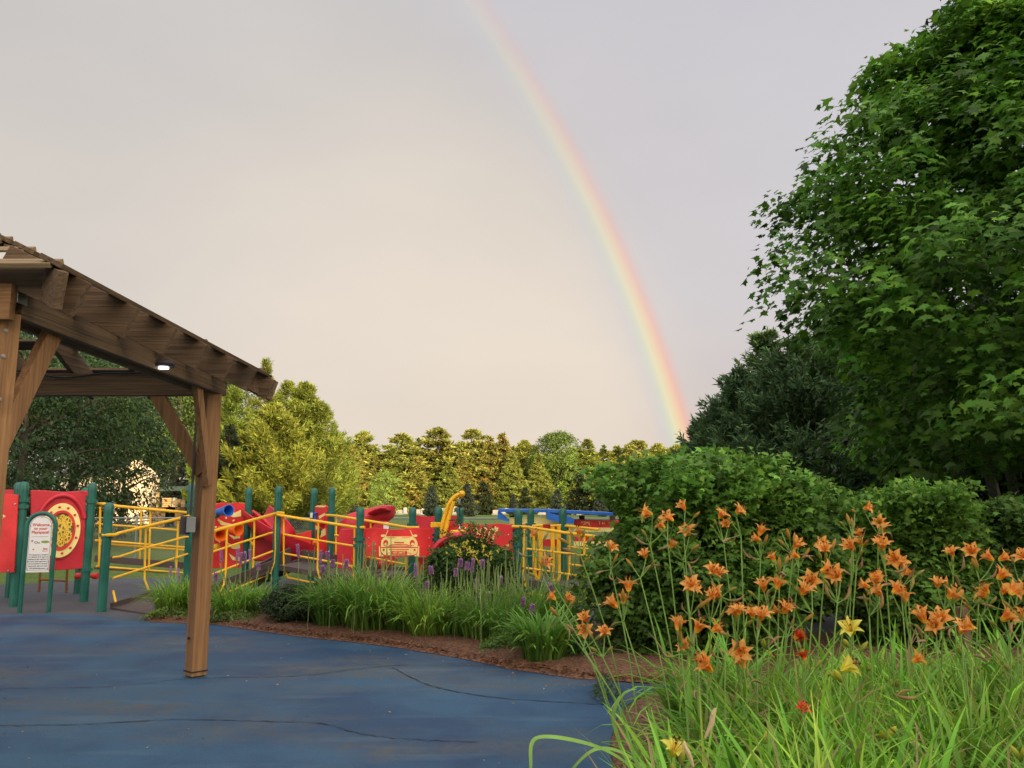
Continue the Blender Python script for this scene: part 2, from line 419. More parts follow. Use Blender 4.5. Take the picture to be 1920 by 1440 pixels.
# ================================================================== GROUND
def sheet(name, pts, z, mat, kind='structure', sub=False):
    me = bpy.data.meshes.new(name); bm = bmesh.new()
    vs = [bm.verts.new((p[0], p[1], z)) for p in pts]; f = bm.faces.new(vs)
    if f.normal.z < 0: f.normal_flip()
    bm.to_mesh(me); bm.free(); me.materials.append(mat)
    o = bpy.data.objects.new(name, me); COL.objects.link(o); o['kind'] = kind; return o
def smooth_curve(pts, n=8):
    out = []
    P = [pts[0]] + list(pts) + [pts[-1]]
    for i in range(1, len(P) - 2):
        p0, p1, p2, p3 = [np.array(q, float) for q in P[i - 1:i + 3]]
        for k in range(n):
            t = k / n; out.append(tuple(.5 * ((2 * p1) + (-p0 + p2) * t + (2 * p0 - 5 * p1 + 4 * p2 - p3) * t * t + (-p0 + 3 * p1 - 3 * p2 + p3) * t ** 3)))
    out.append(tuple(pts[-1])); return out
# lawn
m, nt, b, o_ = new_mat('lawn_grass')
n1 = noise(nt, .25, 5); n2 = noise(nt, 14, 4); n3 = noise(nt, 1.5, 3)
c = ramp(nt, n1, [(.3, (.085, .135, .038)), (.55, (.115, .165, .045)), (.75, (.17, .17, .065))])
c = mixc(nt, 1, c, ramp(nt, n2, [(.25, (.55, .6, .5)), (.75, (1.4, 1.35, 1.3))]), 'MULTIPLY')
c = mixc(nt, 1, c, ramp(nt, n3, [(.3, (.8, .8, .8)), (.7, (1.15, 1.15, 1.1))]), 'MULTIPLY')
nt.links.new(c, b.inputs['Base Color']); b.inputs['Roughness'].default_value = .9; b.inputs['Specular IOR Level'].default_value = .1
bump(nt, b, n2, .9, .05); M['lawn'] = m
sheet('ground', [(-3000, -300), (3000, -300), (3000, 4000), (-3000, 4000)], 0, M['lawn'])
# grey rubber play surface
def rubber(name, a, b2, stain, blue=False):
    m, nt, b, o_ = new_mat(name)
    n1 = noise(nt, .55, 6, rough=.6); n2 = noise(nt, .75, 6, stretch=(.55, 1.2, 1), rough=.62); n3 = noise(nt, 160, 2); n4 = noise(nt, 7, 5, rough=.7)
    c = ramp(nt, n1, [(.42, a), (.58, b2)])
    f = ramp(nt, n2, [(.46, (0, 0, 0)), (.62, (.8, .8, .8))])
    fs = mixc(nt, 1, f, ramp(nt, n4, [(.35, (.25, .25, .25)), (.6, (1, 1, 1))]), 'MULTIPLY')
    c = mixc(nt, fs, c, stain)
    c = mixc(nt, 1, c, ramp(nt, n3, [(.3, (.8, .8, .8)), (.7, (1.2, 1.2, 1.2))]), 'MULTIPLY')
    if blue:
        n5 = noise(nt, 2.6, 4, stretch=(.3, 1.6, 1))
        c = mixc(nt, ramp(nt, n5, [(.58, (0, 0, 0)), (.72, (.5, .5, .5))]), c, (.075, .14, .21))
    nt.links.new(c, b.inputs['Base Color']); b.inputs['Roughness'].default_value = .75
    rr = ramp(nt, n1, [(.3, (.55, .55, .55)), (.7, (.85, .85, .85))]); nt.links.new(rr, b.inputs['Roughness'])
    b.inputs['Specular IOR Level'].default_value = .3
    bump(nt, b, n3, .35, .004); return m
M['rub'] = rubber('blue_rubber', (.016, .050, .115), (.036, .095, .170), (.085, .088, .088), True)
M['rubg'] = rubber('grey_rubber', (.062, .070, .088), (.085, .090, .105), (.07, .06, .06))
M['asph'] = rubber('asphalt', (.055, .06, .075), (.08, .08, .09), (.05, .045, .045))
sheet('play_surface', [(-16, 9.0), (7, 9.0), (7, 14.6), (3, 16.5), (-4, 16.6), (-8, 16.8), (-10.5, 14.6), (-16, 14.2)], .004, M['rubg'])
edge = [(-300, 1152), (0, 1151), (150, 1153), (280, 1166), (400, 1171), (470, 1181), (560, 1194), (650, 1203), (740, 1214), (860, 1234), (960, 1255), (1080, 1273), (1210, 1284), (1330, 1284)]
ep = smooth_curve([gr(*e)[:2] for e in edge], 6)
right = smooth_curve([gr(1330, 1284)[:2], gr(1250, 1290)[:2], gr(1190, 1315)[:2], gr(1160, 1345)[:2], gr(1146, 1390)[:2], gr(1150, 1440)[:2], (.55, 3.0), (.5, 1.0), (.6, -6)], 6)
sheet('blue_rubber_pavement', list(ep) + list(right)[1:] + [(-12, -6), (-12, ep[0][1])], .010, M['rub'])
sheet('path', [(.2, 9.5), (1.2, 8.0), (9, 7.6), (16, 8.5), (16, 10.5), (4, 10.8)], .0075, M['asph'])
# mulch
m, nt, b, o_ = new_mat('mulch')
v = node(nt, 'ShaderNodeTexVoronoi'); v.inputs['Scale'].default_value = 45; tcn = node(nt, 'ShaderNodeTexCoord'); mp = node(nt, 'ShaderNodeMapping'); mp.inputs['Scale'].default_value = (1, 2.2, 1); mp.inputs['Rotation'].default_value = (0, 0, .5)
nt.links.new(tcn.outputs['Object'], mp.inputs[0]); nt.links.new(mp.outputs[0], v.inputs['Vector'])
c = ramp(nt, v.outputs['Color'], [(0, (.07, .028, .014)), (.5, (.20, .085, .045)), (1, (.38, .21, .13))])
nt.links.new(c, b.inputs['Base Color']); b.inputs['Roughness'].default_value = .9; bump(nt, b, v.outputs['Distance'], 1.0, .03); M['mulch'] = m
def mound(name, outline, h, mat, z0=0.006, seed=1, nx=60):
    """low mounded bed: grid clipped to the outline"""
    from mathutils.geometry import intersect_point_line
    P = np.array([(p[0], p[1]) for p in outline]); mn = P.min(0); mx = P.max(0)
    rng = np.random.default_rng(seed)
    bm = bmesh.new(); vs = [bm.verts.new((p[0], p[1], z0)) for p in P]; f = bm.faces.new(vs)
    if f.normal.z < 0: f.normal_flip()
    bmesh.ops.triangulate(bm, faces=bm.faces[:])
    for _ in range(5):
        es = [e for e in bm.edges if e.calc_length() > .28]
        if not es: break
        bmesh.ops.subdivide_edges(bm, edges=es, cuts=1); bmesh.ops.triangulate(bm, faces=[f for f in bm.faces if len(f.verts) > 3])
    A = P; B = np.roll(P, -1, 0)
    for vtx in bm.verts:
        p = np.array([vtx.co.x, vtx.co.y]); ab = B - A; t = np.clip(((p - A) * ab).sum(1) / np.maximum((ab ** 2).sum(1), 1e-9), 0, 1)
        dd = np.sqrt((((A + ab * t[:, None]) - p) ** 2).sum(1)).min()
        k = min(dd / .5, 1); vtx.co.z = z0 + h * (1 - (1 - k) ** 2) + (rng.random() * .022 if dd > .01 else 0)
    me = bpy.data.meshes.new(name); bm.to_mesh(me); bm.free(); me.materials.append(mat)
    o = bpy.data.objects.new(name, me); COL.objects.link(o); o['kind'] = 'structure'; return o
bed1 = [gr(270, 1163)[:2]] + [gr(*e, .012)[:2] for e in edge[3:12]] + [gr(1230, 1284)[:2], gr(1420, 1290)[:2], gr(1700, 1280)[:2], gr(1990, 1270)[:2], (9, 7.6), (3.2, 7.75), (2.3, 8.0), (1.1, 8.8), (.4, 10.3), (-1.2, 11.0), (-3.4, 11.7), (-5.0, 11.7)]
mound('mulch_bed', bed1, .05, M['mulch'], .014)
bed2 = [gr(1500, 1296)[:2], gr(1250, 1297)[:2], gr(1190, 1320)[:2], gr(1160, 1348)[:2], gr(1146, 1392)[:2], gr(1150, 1440)[:2], (.55, 3.0), (.5, 1.5), (8, 1.5), (9, 6.2), (4, 6.4)]
mound('mulch_border', bed2, .08, M['mulch'], .016, 3)
# loose mulch chips along the pavement edge
rng = np.random.default_rng(5)
E_ = np.array(ep)[18:]; ii = rng.integers(0, len(E_) - 1, 2600); tt = rng.random((2600, 1)); pp = E_[ii] * (1 - tt) + E_[ii + 1] * tt
pp = pp + rng.normal(0, .05, (2600, 2)) + np.array([0, .10]) ; pos = np.concatenate([pp, np.full((2600, 1), .035) + rng.random((2600, 1)) * .02], 1)
dd = np.concatenate([rng.normal(0, 1, (2600, 2)), rng.normal(0, .15, (2600, 1))], 1)
o = leaves('bark_chips', pos, dd, np.array([0, 0, 1.]) + rng.normal(0, .3, (2600, 3)), .02 + .03 * rng.random(2600), T_OVAL, rcol((.17, .075, .04), 2600, rng, .6), M['needle']); o['kind'] = 'stuff'
tag(o, 'loose reddish bark chips scattered along the blue pavement edge', 'mulch')
# seams in the rubber
m_seam = painted('seam_dark', (.022, .03, .045), .8)
m_seam2 = painted('seam_light', (.16, .12, .09), .9)
def seam(pts, wdt, z=.0145, mat=m_seam, seed=0):
    P = smooth_curve([gr(*p)[:2] for p in pts], 10); rg = random.Random(seed); mb = MB(); vs = []
    for i, p in enumerate(P):
        a = P[max(0, i - 1)]; b2 = P[min(len(P) - 1, i + 1)]; d = Vector((b2[0] - a[0], b2[1] - a[1], 0)).normalized(); n = Vector((-d.y, d.x, 0))
        c0 = Vector((p[0], p[1], z)) + n * rg.uniform(-.012, .012); q = wdt * rg.uniform(.12, .75)
        vs += [c0 + n * q, c0 - n * q]
    mb.add(vs, [[2 * i, 2 * i + 1, 2 * i + 3, 2 * i + 2] for i in range(len(P) - 1)])
    o = mb.build('pavement_seam', mat); o['kind'] = 'structure'
seam([(0, 1294), (200, 1290), (330, 1277), (420, 1273), (560, 1270), (680, 1256), (760, 1250), (900, 1250), (930, 1249)], .010, seed=1)
seam([(735, 1254), (790, 1282), (850, 1299), (950, 1313), (1060, 1320), (1140, 1324)], .013, seed=2)
seam([(0, 1364), (150, 1362), (320, 1353), (450, 1355), (600, 1360), (680, 1380), (760, 1389), (900, 1395)], .011, seed=3)
seam([(700, 1252), (760, 1248), (850, 1246), (890, 1246)], .006, .0165, m_seam2, 4)
seam([(770, 1272), (800, 1284), (830, 1292)], .006, .0165, m_seam2, 5)
# added unseen ridge behind the viewer, shaped to keep low sun off the playground
mb = MB(); rg = random.Random(3); rows = []
NX = 90
for j, (yy, hf) in enumerate([(-34, 0), (-40, .75), (-46, 1.0), (-60, .9), (-90, 0)]):
    row = []
    for i in range(NX):
        x = -30 + 110 * i / (NX - 1)
        env = min(1, (i / 14.0)) * min(1, (NX - 1 - i) / 10.0)
        hh = 23.0 * hf * env * (1 + rg.uniform(-.04, .04))
        row.append(Vector((x, yy, max(-.2, hh - .2))))
    rows.append(row)
mb.v = [v for r in rows for v in r]; mb.f = [[j * NX + i, j * NX + i + 1, (j + 1) * NX + i + 1, (j + 1) * NX + i] for j in range(4) for i in range(NX - 1)]
m, nt, b, o_ = new_mat('ridge_green'); c = ramp(nt, noise(nt, .6, 5), [(.3, (.02, .035, .012)), (.7, (.06, .09, .03))]); nt.links.new(c, b.inputs['Base Color']); b.inputs['Roughness'].default_value = 1
o = mb.build('sun_block_ridge', m); o['kind'] = 'structure'

# ================================================================== RAINBOW
def fit_bow():
    pts = [(880, 0), (1000, 200), (1105, 380), (1180, 560), (1240, 710), (1270, 820)]
    W = np.array([list(ray(*p).normalized()) for p in pts])
    best = None
    for az in np.arange(-75, 0, .5):
        for el in np.arange(-50, 40, .5):
            a = Vector((math.sin(R(az)) * math.cos(R(el)), math.cos(R(az)) * math.cos(R(el)), math.sin(R(el))))
            ang = np.degrees(np.arccos(np.clip(W @ np.array(a), -1, 1))); e = ang.var() + .00002 * (ang.mean() - 42) ** 2
            if best is None or e < best[0]: best = (e, a, ang.mean())
    return best
_, bax, bang = fit_bow()
print('bow', bax, bang)
u = bax.cross(Vector((0, 0, 1))).normalized(); w_ = u.cross(bax).normalized()
V = []; UVs = []; Dst = 1100.; NS = 240; NR = 12
for i in range(NS + 1):
    ph = 2 * math.pi * i / NS
    for j in range(NR + 1):
        th = R(bang - 1.55 + 3.1 * j / NR)
        V.append(Vector((0, 0, CH)) + (bax * math.cos(th) + (u * math.cos(ph) + w_ * math.sin(ph)) * math.sin(th)) * Dst); UVs.append((j / NR, i / NS))
Fs = []
for i in range(NS):
    for j in range(NR):
        a = i * (NR + 1) + j; q = [a, a + 1, a + NR + 2, a + NR + 1]
        if min(V[k].z for k in q) > 1.0 and sum(V[k].x for k in q) / 4 > -250: Fs.append(q)
use = sorted({k for q in Fs for k in q}); mp_ = {k: i for i, k in enumerate(use)}
me = bpy.data.meshes.new('rainbow'); me.from_pydata([tuple(V[k]) for k in use], [], [[mp_[k] for k in q] for q in Fs])
uvl = me.uv_layers.new(name='UV')
for p in me.polygons:
    for li in p.loop_indices:
        uvl.data[li].uv = UVs[use[me.loops[li].vertex_index]]
m, nt, b, o_ = new_mat('rainbow_light'); nt.nodes.remove(b)
uvn = node(nt, 'ShaderNodeUVMap'); sp = node(nt, 'ShaderNodeSeparateXYZ'); nt.links.new(uvn.outputs[0], sp.inputs[0])
hue = ramp(nt, sp.outputs[0], [(0, s2l(214, 204, 214)), (.20, s2l(206, 210, 216)), (.36, s2l(212, 224, 200)), (.50, s2l(240, 234, 184)), (.63, s2l(252, 214, 168)), (.78, s2l(250, 182, 164)), (1, s2l(226, 184, 182))])
al = ramp(nt, sp.outputs[0], [(0, (0,) * 3), (.25, (.35,) * 3), (.5, (.75,) * 3), (.72, (.8,) * 3), (.88, (.3,) * 3), (1, (0,) * 3)])
geo = node(nt, 'ShaderNodeNewGeometry'); s3 = node(nt, 'ShaderNodeSeparateXYZ'); nt.links.new(geo.outputs['Position'], s3.inputs[0])
hfade = node(nt, 'ShaderNodeMapRange'); nt.links.new(s3.outputs[2], hfade.inputs[0])
for k_, vv in ((1, 60), (2, 600), (3, 1.05), (4, .18)): hfade.inputs[k_].default_value = vv
mu = node(nt, 'ShaderNodeMath', operation='MULTIPLY'); nt.links.new(al, mu.inputs[0]); nt.links.new(hfade.outputs[0], mu.inputs[1])
em = node(nt, 'ShaderNodeEmission'); nt.links.new(hue, em.inputs[0]); em.inputs[1].default_value = 1.0
tr = node(nt, 'ShaderNodeBsdfTransparent'); ms = node(nt, 'ShaderNodeMixShader'); nt.links.new(mu.outputs[0], ms.inputs[0]); nt.links.new(tr.outputs[0], ms.inputs[1]); nt.links.new(em.outputs[0], ms.inputs[2]); nt.links.new(ms.outputs[0], o_.inputs[0])
me.materials.append(m)
o = bpy.data.objects.new('rainbow', me); COL.objects.link(o)
tag(o, 'pale rainbow curving down through the grey sky to the far treetops', 'rainbow')

# litter blown over the pavement
rng = np.random.default_rng(21); n_ = 420; lx = rng.uniform(-6.5, 1.5, n_); ly = rng.uniform(4.2, 10.2, n_); near = rng.random(n_) < .5; kk = rng.integers(20, len(E_) - 1, n_)
lx = np.where(near, E_[kk, 0] + rng.normal(0, .3, n_), lx); ly = np.where(near, E_[kk, 1] - np.abs(rng.normal(0, .35, n_)), ly)
o = leaves('litter', np.stack([lx, ly, np.full(n_, .018)], 1), np.concatenate([rng.normal(0, 1, (n_, 2)), rng.normal(0, .1, (n_, 1))], 1), np.array([0, 0, 1.]) + rng.normal(0, .25, (n_, 3)), .006 + .022 * rng.random(n_) ** 2, T_OVAL, rcol((.34, .25, .14), n_, rng, .5), M['needle']); o['kind'] = 'stuff'
tag(o, 'small dry leaf litter scattered over the blue pavement', 'litter')
# ================================================================== PERGOLA
PX, PYF, PYB = -2.77, 4.27, 7.30        # beam line, front and back post rows
EX, EF, EB, EL = -2.30, 3.98, 7.76, -6.9
base = Vector((PX, PYB, 0))
perg = empty('pergola', base, 'brown timber pergola with sloping slatted roof standing on the blue pavement', 'pergola')
def gable_post(x, y, rot, h=2.5, lab=None):
    mb = MB(); Rm = Matrix.Rotation(rot, 3, 'Z')
    mb.box((x, y, h / 2 + .02), (.14, .14, h), Rm)
    p = mb.build('post', M['pwoodz'], perg, bevel=.006)
    b = MB(); b.box((x, y, .06), (.150, .150, .012), Rm); b.box((x, y, .02), (.11, .11, .03), Rm)
    for s in (-1, 1):
        b.lathe(Vector((x, y, 0)) + Rm @ Vector((s * .077, 0, .34)), [(.012, 0), (.012, .012)], 8, Rm @ Vector((s, 0, 0)))
    b.build('post_base', M['dark'], p)
    return p
rot1 = R(45)
gable_post(PX, PYB, R(48)); gable_post(PX, PYF - .02, R(48)); gable_post(-6.4, PYB, R(45)); gable_post(-6.4, PYF, R(45))
zb = 2.50; bh = .235
def beamp(name, a, b, w, h, mat, bev=.004, parent=None):
    mb = MB(); mb.beam(a, b, w, h); return mb.build(name, mat, parent or perg, bevel=bev)
for s in (-1, 1):
    beamp('beam', (PX + s * .072, EF + .28, zb + bh / 2), (PX + s * .072, PYB + .13, zb + bh / 2), .045, bh, M['woody'])
    beamp('beam', (-6.4 + s * .072, EF + .28, zb + bh / 2), (-6.4 + s * .072, PYB + .13, zb + bh / 2), .045, bh, M['woody'])
beamp('beam', (PX - .105, PYB + .0, zb + bh / 2 - .03), (-6.28, PYB, zb + bh / 2 - .03), .09, bh - .03, M['woodx'])
beamp('beam', (PX + .10, PYF - .10, zb + bh / 2 - .05), (-6.5, PYF - .10, zb + bh / 2 - .05), .05, bh - .04, M['pwoodx'])
# knee braces
def brace(a, b, w=.115, t=.05, mat='pwoodz'):
    mb = MB(); a = Vector(a); b = Vector(b); d = (b - a).normalized(); mb.beam(a - d * .03, b + d * .04, t, w, up=Vector((d.z * 1, d.z, -(d.x + d.y))) if False else Vector((0, 0, 1)))
    return mb.build('brace', M[mat], perg, bevel=.004)
brace((PX - .03, PYB - .06, 1.80), (PX - .50, PYB, 2.50), .125, .05)
brace((PX + .05, PYB - .09, 1.70), (PX + .03, PYB - .42, 2.53), .105, .05)
brace((PX, PYF + .05, 1.83), (PX, PYF + .46, 2.53), .13, .05)
brace((PX - .08, PYF, 1.80), (PX - .50, PYF - .06, 2.50), .12, .05)
brace((-6.3, PYB, 1.80), (-5.9, PYB, 2.50), .125, .05)
# hip roof: rafters and slats; slope .5 on all sides
SL = .5; ZE = 2.70; RD = .205; rx0, rx1 = EL, EX
def rz(dist): return ZE + SL * dist      # height of rafter top at a distance in from the eave
half = (EB - EF) / 2; ym = (EF + EB) / 2
def rafter(p0, p1, w=.045, drop=RD):
    """p0 eave end, p1 inner end, points on the rafter's top edge; ends cut square to the slope"""
    mb = MB(); p0 = Vector(p0); p1 = Vector(p1); d = (p1 - p0).normalized(); up = Vector((0, 0, 1)); s = d.cross(up).normalized(); n = s.cross(d).normalized()
    c = -n * drop / 2
    mb.beam(p0 + c, p1 + c, w, drop, up=n); return mb.build('rafter', M['woodx'] if abs(d.x) > abs(d.y) else M['woody'], perg, bevel=.004)
for y in (7.62, 7.05, 6.47, 5.90, 5.33, 4.77, 4.20):
    L_ = min(EB - y, y - EF, half); L_ = max(L_, .42) if y > EB - .3 or y < EF + .3 else L_
    rafter((EX + .02, y, rz(0.0) - .02), (EX - L_, y, rz(L_) - .02))
    rafter((EL - .02, y, rz(0.0) - .02), (EL + L_, y, rz(L_) - .02))
for i in range(7):
    x = EX - .62 - i * .57
    L_ = min(EX - x, x - EL, half)
    rafter((x, EF, rz(0) - .02), (x, EF + L_, rz(L_) - .02)); rafter((x, EB, rz(0) - .02), (x, EB - L_, rz(L_) - .02))
for (cx, sx) in ((EX, -1), (EL, 1)):
    for (cy, sy) in ((EF, 1), (EB, -1)):
        rafter((cx, cy, rz(0) - .02), (cx + sx * half, cy + sy * half, rz(half) - .02), .045, .20)
beamp('ridge_board', (EX - half, ym, rz(half) - .12), (EL + half, ym, rz(half) - .12), .045, .2, M['woodx'])
k = 0; dd_ = .03
while dd_ < half - .1:
    e = .0; a0 = dd_ + .07
    zc = rz(a0) + .004
    for s, X in ((1, EX), (-1, EL)):   # side slopes
        x = X - s * a0; n = Vector((s * SL, 0, 1)).normalized()
        mb = MB(); mb.beam((x, EF + a0 - .06, zc), (x, EB - a0 + .04, zc), .135, .028, up=n); mb.build('roof_slat', M['woody'], perg, bevel=.003)
    for s, Y in ((-1, EF), (1, EB)):
        y = Y - s * a0; n = Vector((0, s * SL, 1)).normalized()
        mb = MB(); mb.beam((EX - a0 + .0, y, zc + .002), (EL + a0 - e * 1.1, y, zc + .002), .135, .028, up=n); mb.build('roof_slat', M['batten'] if s < 0 else M['woodx'], perg, bevel=.003)
    dd_ += .40
for (bx0, by0, zs) in ((PX, PYF - .02, (2.28, 2.05, 2.42)), (PX, PYB, (2.56, 2.66, 1.74))):
    for zq in zs:
        Rq = Matrix.Rotation(R(48), 3, 'Z'); mb = MB(); mb.lathe(Vector((bx0, by0, zq)) + Rq @ Vector((.0, -.071, 0)), [(.012, 0), (.012, .003), (.007, .004), (.007, .009), (0, .010)], 6, Rq @ Vector((0, -1, 0))); mb.build('bolt', M['greybox'], perg)
# conduit, box, cable, lamp, metal connector
mb = MB(); q = Vector((PX - .085, PYB - .10, 0))
mb.tube([q + Vector((0, 0, 1.40)), q + Vector((.0, 0, 2.0)), q + Vector((.0, .01, 2.48))], .011, 8); mb.build('conduit', M['darkbox'], perg, smooth=True)
mb = MB(); mb.box(q + Vector((-.035, -.015, 1.315)), (.085, .10, .16), Matrix.Rotation(R(20), 3, 'Z')); bx_ = mb.build('junction_box', M['darkbox'], perg, bevel=.008)
mb = MB(); mb.box(q + Vector((.030, -.055, 1.32)), (.075, .05, .135), Matrix.Rotation(R(20), 3, 'Z')); mb.build('cover', M['greybox'], bx_, bevel=.006)
mb = MB(); pts = []
for i in range(60):
    x = PX - .1 - 3.2 * i / 59; pts.append((x, PYB - .065, 2.70 + .012 * math.sin(i * .45) - (.05 * math.exp(-((i - 21) / 6) ** 2))))
mb.tube(pts, .009, 6); mb.build('cable', M['dark'], perg, smooth=True)
lp = at(307, 691, 5.98)
mb = MB(); mb.lathe(lp + Vector((0, 0, .012)), [(.075, .0), (.08, .02), (.06, .045), (.0, .05)], 20); fx = mb.build('lamp', M['darkbox'], perg, smooth=True)
mb = MB(); mb.lathe(lp + Vector((0, 0, -.002)), [(.0, 0), (.036, 0), (.036, .012)], 20); mb.build('lens', M['lamp'], fx)
mb = MB(); mb.box((PX - .02, EF + .24, 2.80), (.07, .012, .12)); mb.build('connector_plate', M['steel'], perg, bevel=.002); mb = MB(); mb.box((PX + .10, EF + .26, 2.62), (.012, .09, .09)); mb.build('connector_plate', M['steel'], perg, bevel=.002)

# ================================================================== WELCOME SIGN
bL, bR = gr(41, 1150), gr(95, 1150)
bR = Vector((bL.x + .40, bL.y + .10, 0)); uv, w, U, N = plane_map(bL, bR)
sign = empty('welcome_sign', bL, 'arched green welcome sign with white text panel at the playground entrance', 'sign')
uL, _ = uv(41, 1100); uRr, _ = uv(95, 1100)
wid = (uRr - uL); cxu = (uL + uRr) / 2; ztop = uv(68, 959)[1] - .024; rad = wid / 2
pts = [w(uL, 0, 0)] + [w(cxu - rad * math.cos(a), ztop - rad + rad * math.sin(a), 0) for a in [math.pi * i / 16 for i in range(17)]] + [w(uRr, 0, 0)]
mb = MB(); mb.tube(pts, .030, 12); mb.build('frame', M['green'], sign, smooth=True)
iu = rad * .80; pb = uv(60, 1073)[1]; zc_ = ztop - rad + .0
def arch(sc, b): return [(cxu - iu * sc, b)] + [(cxu - iu * sc * math.cos(math.pi * i / 18), zc_ + iu * sc * math.sin(math.pi * i / 18)) for i in range(19)] + [(cxu + iu * sc, b)]
mb = MB(); plate(mb, w, arch(1, pb), .012, .022); pan = mb.build('panel', M['white'], sign)
mb = MB(); a1 = arch(.93, pb + .03); stroke(mb, w, a1 + [a1[0]], .004, .0225, .0238); mb.build('border', M['blackink'], pan)
mb = MB()
for (x_, y_) in ((-.86, pb + .05), (.86, pb + .05), (-.86, zc_), (.86, zc_), (0, zc_ + iu * .88)):
    disc(mb, w, (cxu + iu * x_, y_), .008, .008, .022, .028, 10)
mb.build('bolt', M['steel'], pan)
vt = uv(70, 984)[1]; px_v = (uv(70, 984)[1] - uv(70, 1084)[1]) / 100
for t_, yy in (('Welcome', 984), ('to your', 991), ('Playspace!', 998)):
    lettering('lettering', t_, w, U, N, cxu, uv(70, yy)[1], .055, M['redink'], pan, .0235, bold=.0012)
for i, t_ in enumerate(['The equipment is designed', 'for children of all ages and', 'abilities to play together in', 'the park, adult supervision is', 'recommended at all times', 'please, play safe and enjoy', 'this special play space']):
    lettering('lettering', t_, w, U, N, cxu, uv(70, 1040 + i * 4.2)[1], .023, M['blackink'], pan, .0235, bold=.0003)
mb = MB(); a_ = uv(70, 1006)[1]; stroke(mb, w, [(cxu - iu * .75, a_), (cxu + iu * .75, a_)], .0025, .0225, .0236); mb.build('rule_line', M['blackink'], pan)
# small sponsor emblems
lettering('lettering', 'Cha', w, U, N, cxu - iu * .22, uv(70, 1017)[1], .045, M['blackink'], pan, .0235)
mb = MB(); 
for k in range(5):
    a = k * 1.256; c0 = (cxu - iu * .66, uv(70, 1014)[1]); stroke(mb, w, [c0, (c0[0] + .02 * math.cos(a + 1.57), c0[1] + .02 * math.sin(a + 1.57))], .006, .0225, .0237)
mb.build('emblem', M['redink'], pan)
mb = MB(); disc(mb, w, (cxu + iu * .48, uv(70, 1016)[1]), .055, .018, .0225, .0236); mb.build('emblem', painted('emblem_green', (.25, .33, .05), .5), pan)
mb = MB(); disc(mb, w, (cxu - iu * .5, uv(70, 1030)[1]), .012, .010, .0225, .0236); mb.build('emblem', M['orange'], pan)
mb = MB(); v0 = uv(70, 1031)[1]; stroke(mb, w, [(cxu + iu * .3, v0 - .02), (cxu + iu * .78, v0 - .014)], .006, .0225, .0236); mb.build('emblem', M['redink'], pan)
lettering('lettering', 'Jets', w, U, N, cxu + iu * .54, uv(70, 1029)[1], .04, M['redink'], pan, .0235, bold=.001)

# ================================================================== PLAY STRUCTURE
K = 1.04
play = empty('play_structure', (-3.0, 13.5, 0), 'long playground structure with green posts, yellow rails and red panels behind the planting', 'play structure')
PR = .064
def post(px, ptop, Y, base_px=None, collars=(), r=PR):
    p = at(px, ptop, Y); mb = MB()
    mb.lathe((p.x, p.y, 0), [(r, -.05), (r, p.z - .045)], 20); ps = mb.build('post', M['green'], play, smooth=True)
    mb = MB(); mb.lathe((p.x, p.y, 0), [(r + .003, p.z - .14), (r + .003, p.z - .045), (r * .86, p.z - .02), (r * .55, p.z - .004), (.0, p.z)], 20); mb.build('cap', M['green'], ps, smooth=True)
    for cpy in collars:
        z = at(px, cpy, Y).z; mb = MB(); mb.lathe((p.x, p.y, 0), [(r, z - .032), (r + .016, z - .028), (r + .016, z + .028), (r, z + .032)], 20)
        for s in (-1, 1): mb.box((p.x + s * (r + .018), p.y - .01, z), (.035, .028, .05))
        mb.build('collar', M['green'], ps, smooth=True)
    return Vector((p.x, p.y, 0))
YA, YA2, YB, YB2 = 12.15, 13.3, 12.75, 13.9
pA2 = post(36, 904, YA2); pA = post(46, 903, YA, collars=(938, 950))
pB2 = post(161, 914, YB2, collars=(940,)); pB = post(174, 905, YB, collars=(940, 1068))
pC = post(205, 942, gr(203, 1147).y, collars=(1003,))
pD = post(361, 906, 13.2, collars=(948,)); pE = post(467, 914, 15.8, collars=(963,)); pF = post(523, 911, 14.1, collars=(962, 1085))
pG = post(589, 915, 16.3, collars=(962,)); pH = post(623, 914, 15.6, collars=(962,)); pI = post(676, 951, 13.5, collars=(1011, 1023))
pJ = post(774, 951, 14.6, collars=(984,)); pK = post(822, 950, 13.9, collars=(1003, 1012)); pL = post(863, 952, 15.6)
pM = post(972, 954, 13.2, collars=(1002, 1022)); pN = post(995, 953, 15.0, collars=(984, 1003, 1043)); pO = post(1055, 953, 14.2, collars=(991,))
def yrod(name, segs, r=.016):
    """segs: list of polylines of (px,py,Y)"""
    mb = MB()
    for s in segs: mb.tube([at(*q) for q in s], r, 8)
    return mb.build(name, M['yellow'], play, smooth=True)
def sec(rails, balusters, thick=()):
    for s in thick: yrod('handrail', [s], .024)
    for s in rails: yrod('rail', [s], .0165)
    for s in balusters: yrod('baluster', [s], .0165)
yC = gr(203, 1147).y; yD = 13.2
# near rail of the lower ramp, post C to D
sec([[(212, 1045, yC), (223, 1044, yC + .1), (274, 1027, yC + .7), (345, 1007, yD - .1), (362, 1006, yD)], [(212, 1084, yC), (274, 1064, yC + .6), (356, 1037, yD)]],
    [[(274, 990, yC + .65), (272, 1030, yC + .65), (271, 1086, yC + .65), (279, 1107, yC + .6)], [(334, 977, yD - .25), (332, 1030, yD - .25), (330, 1070, yD - .25)], [(212, 1108, yC + .1), (217, 1129, yC)]],
    [[(192, 1003, yC - .06), (216, 1003, yC - .06), (222, 1000, yC), (356, 967, yD - .05)]])
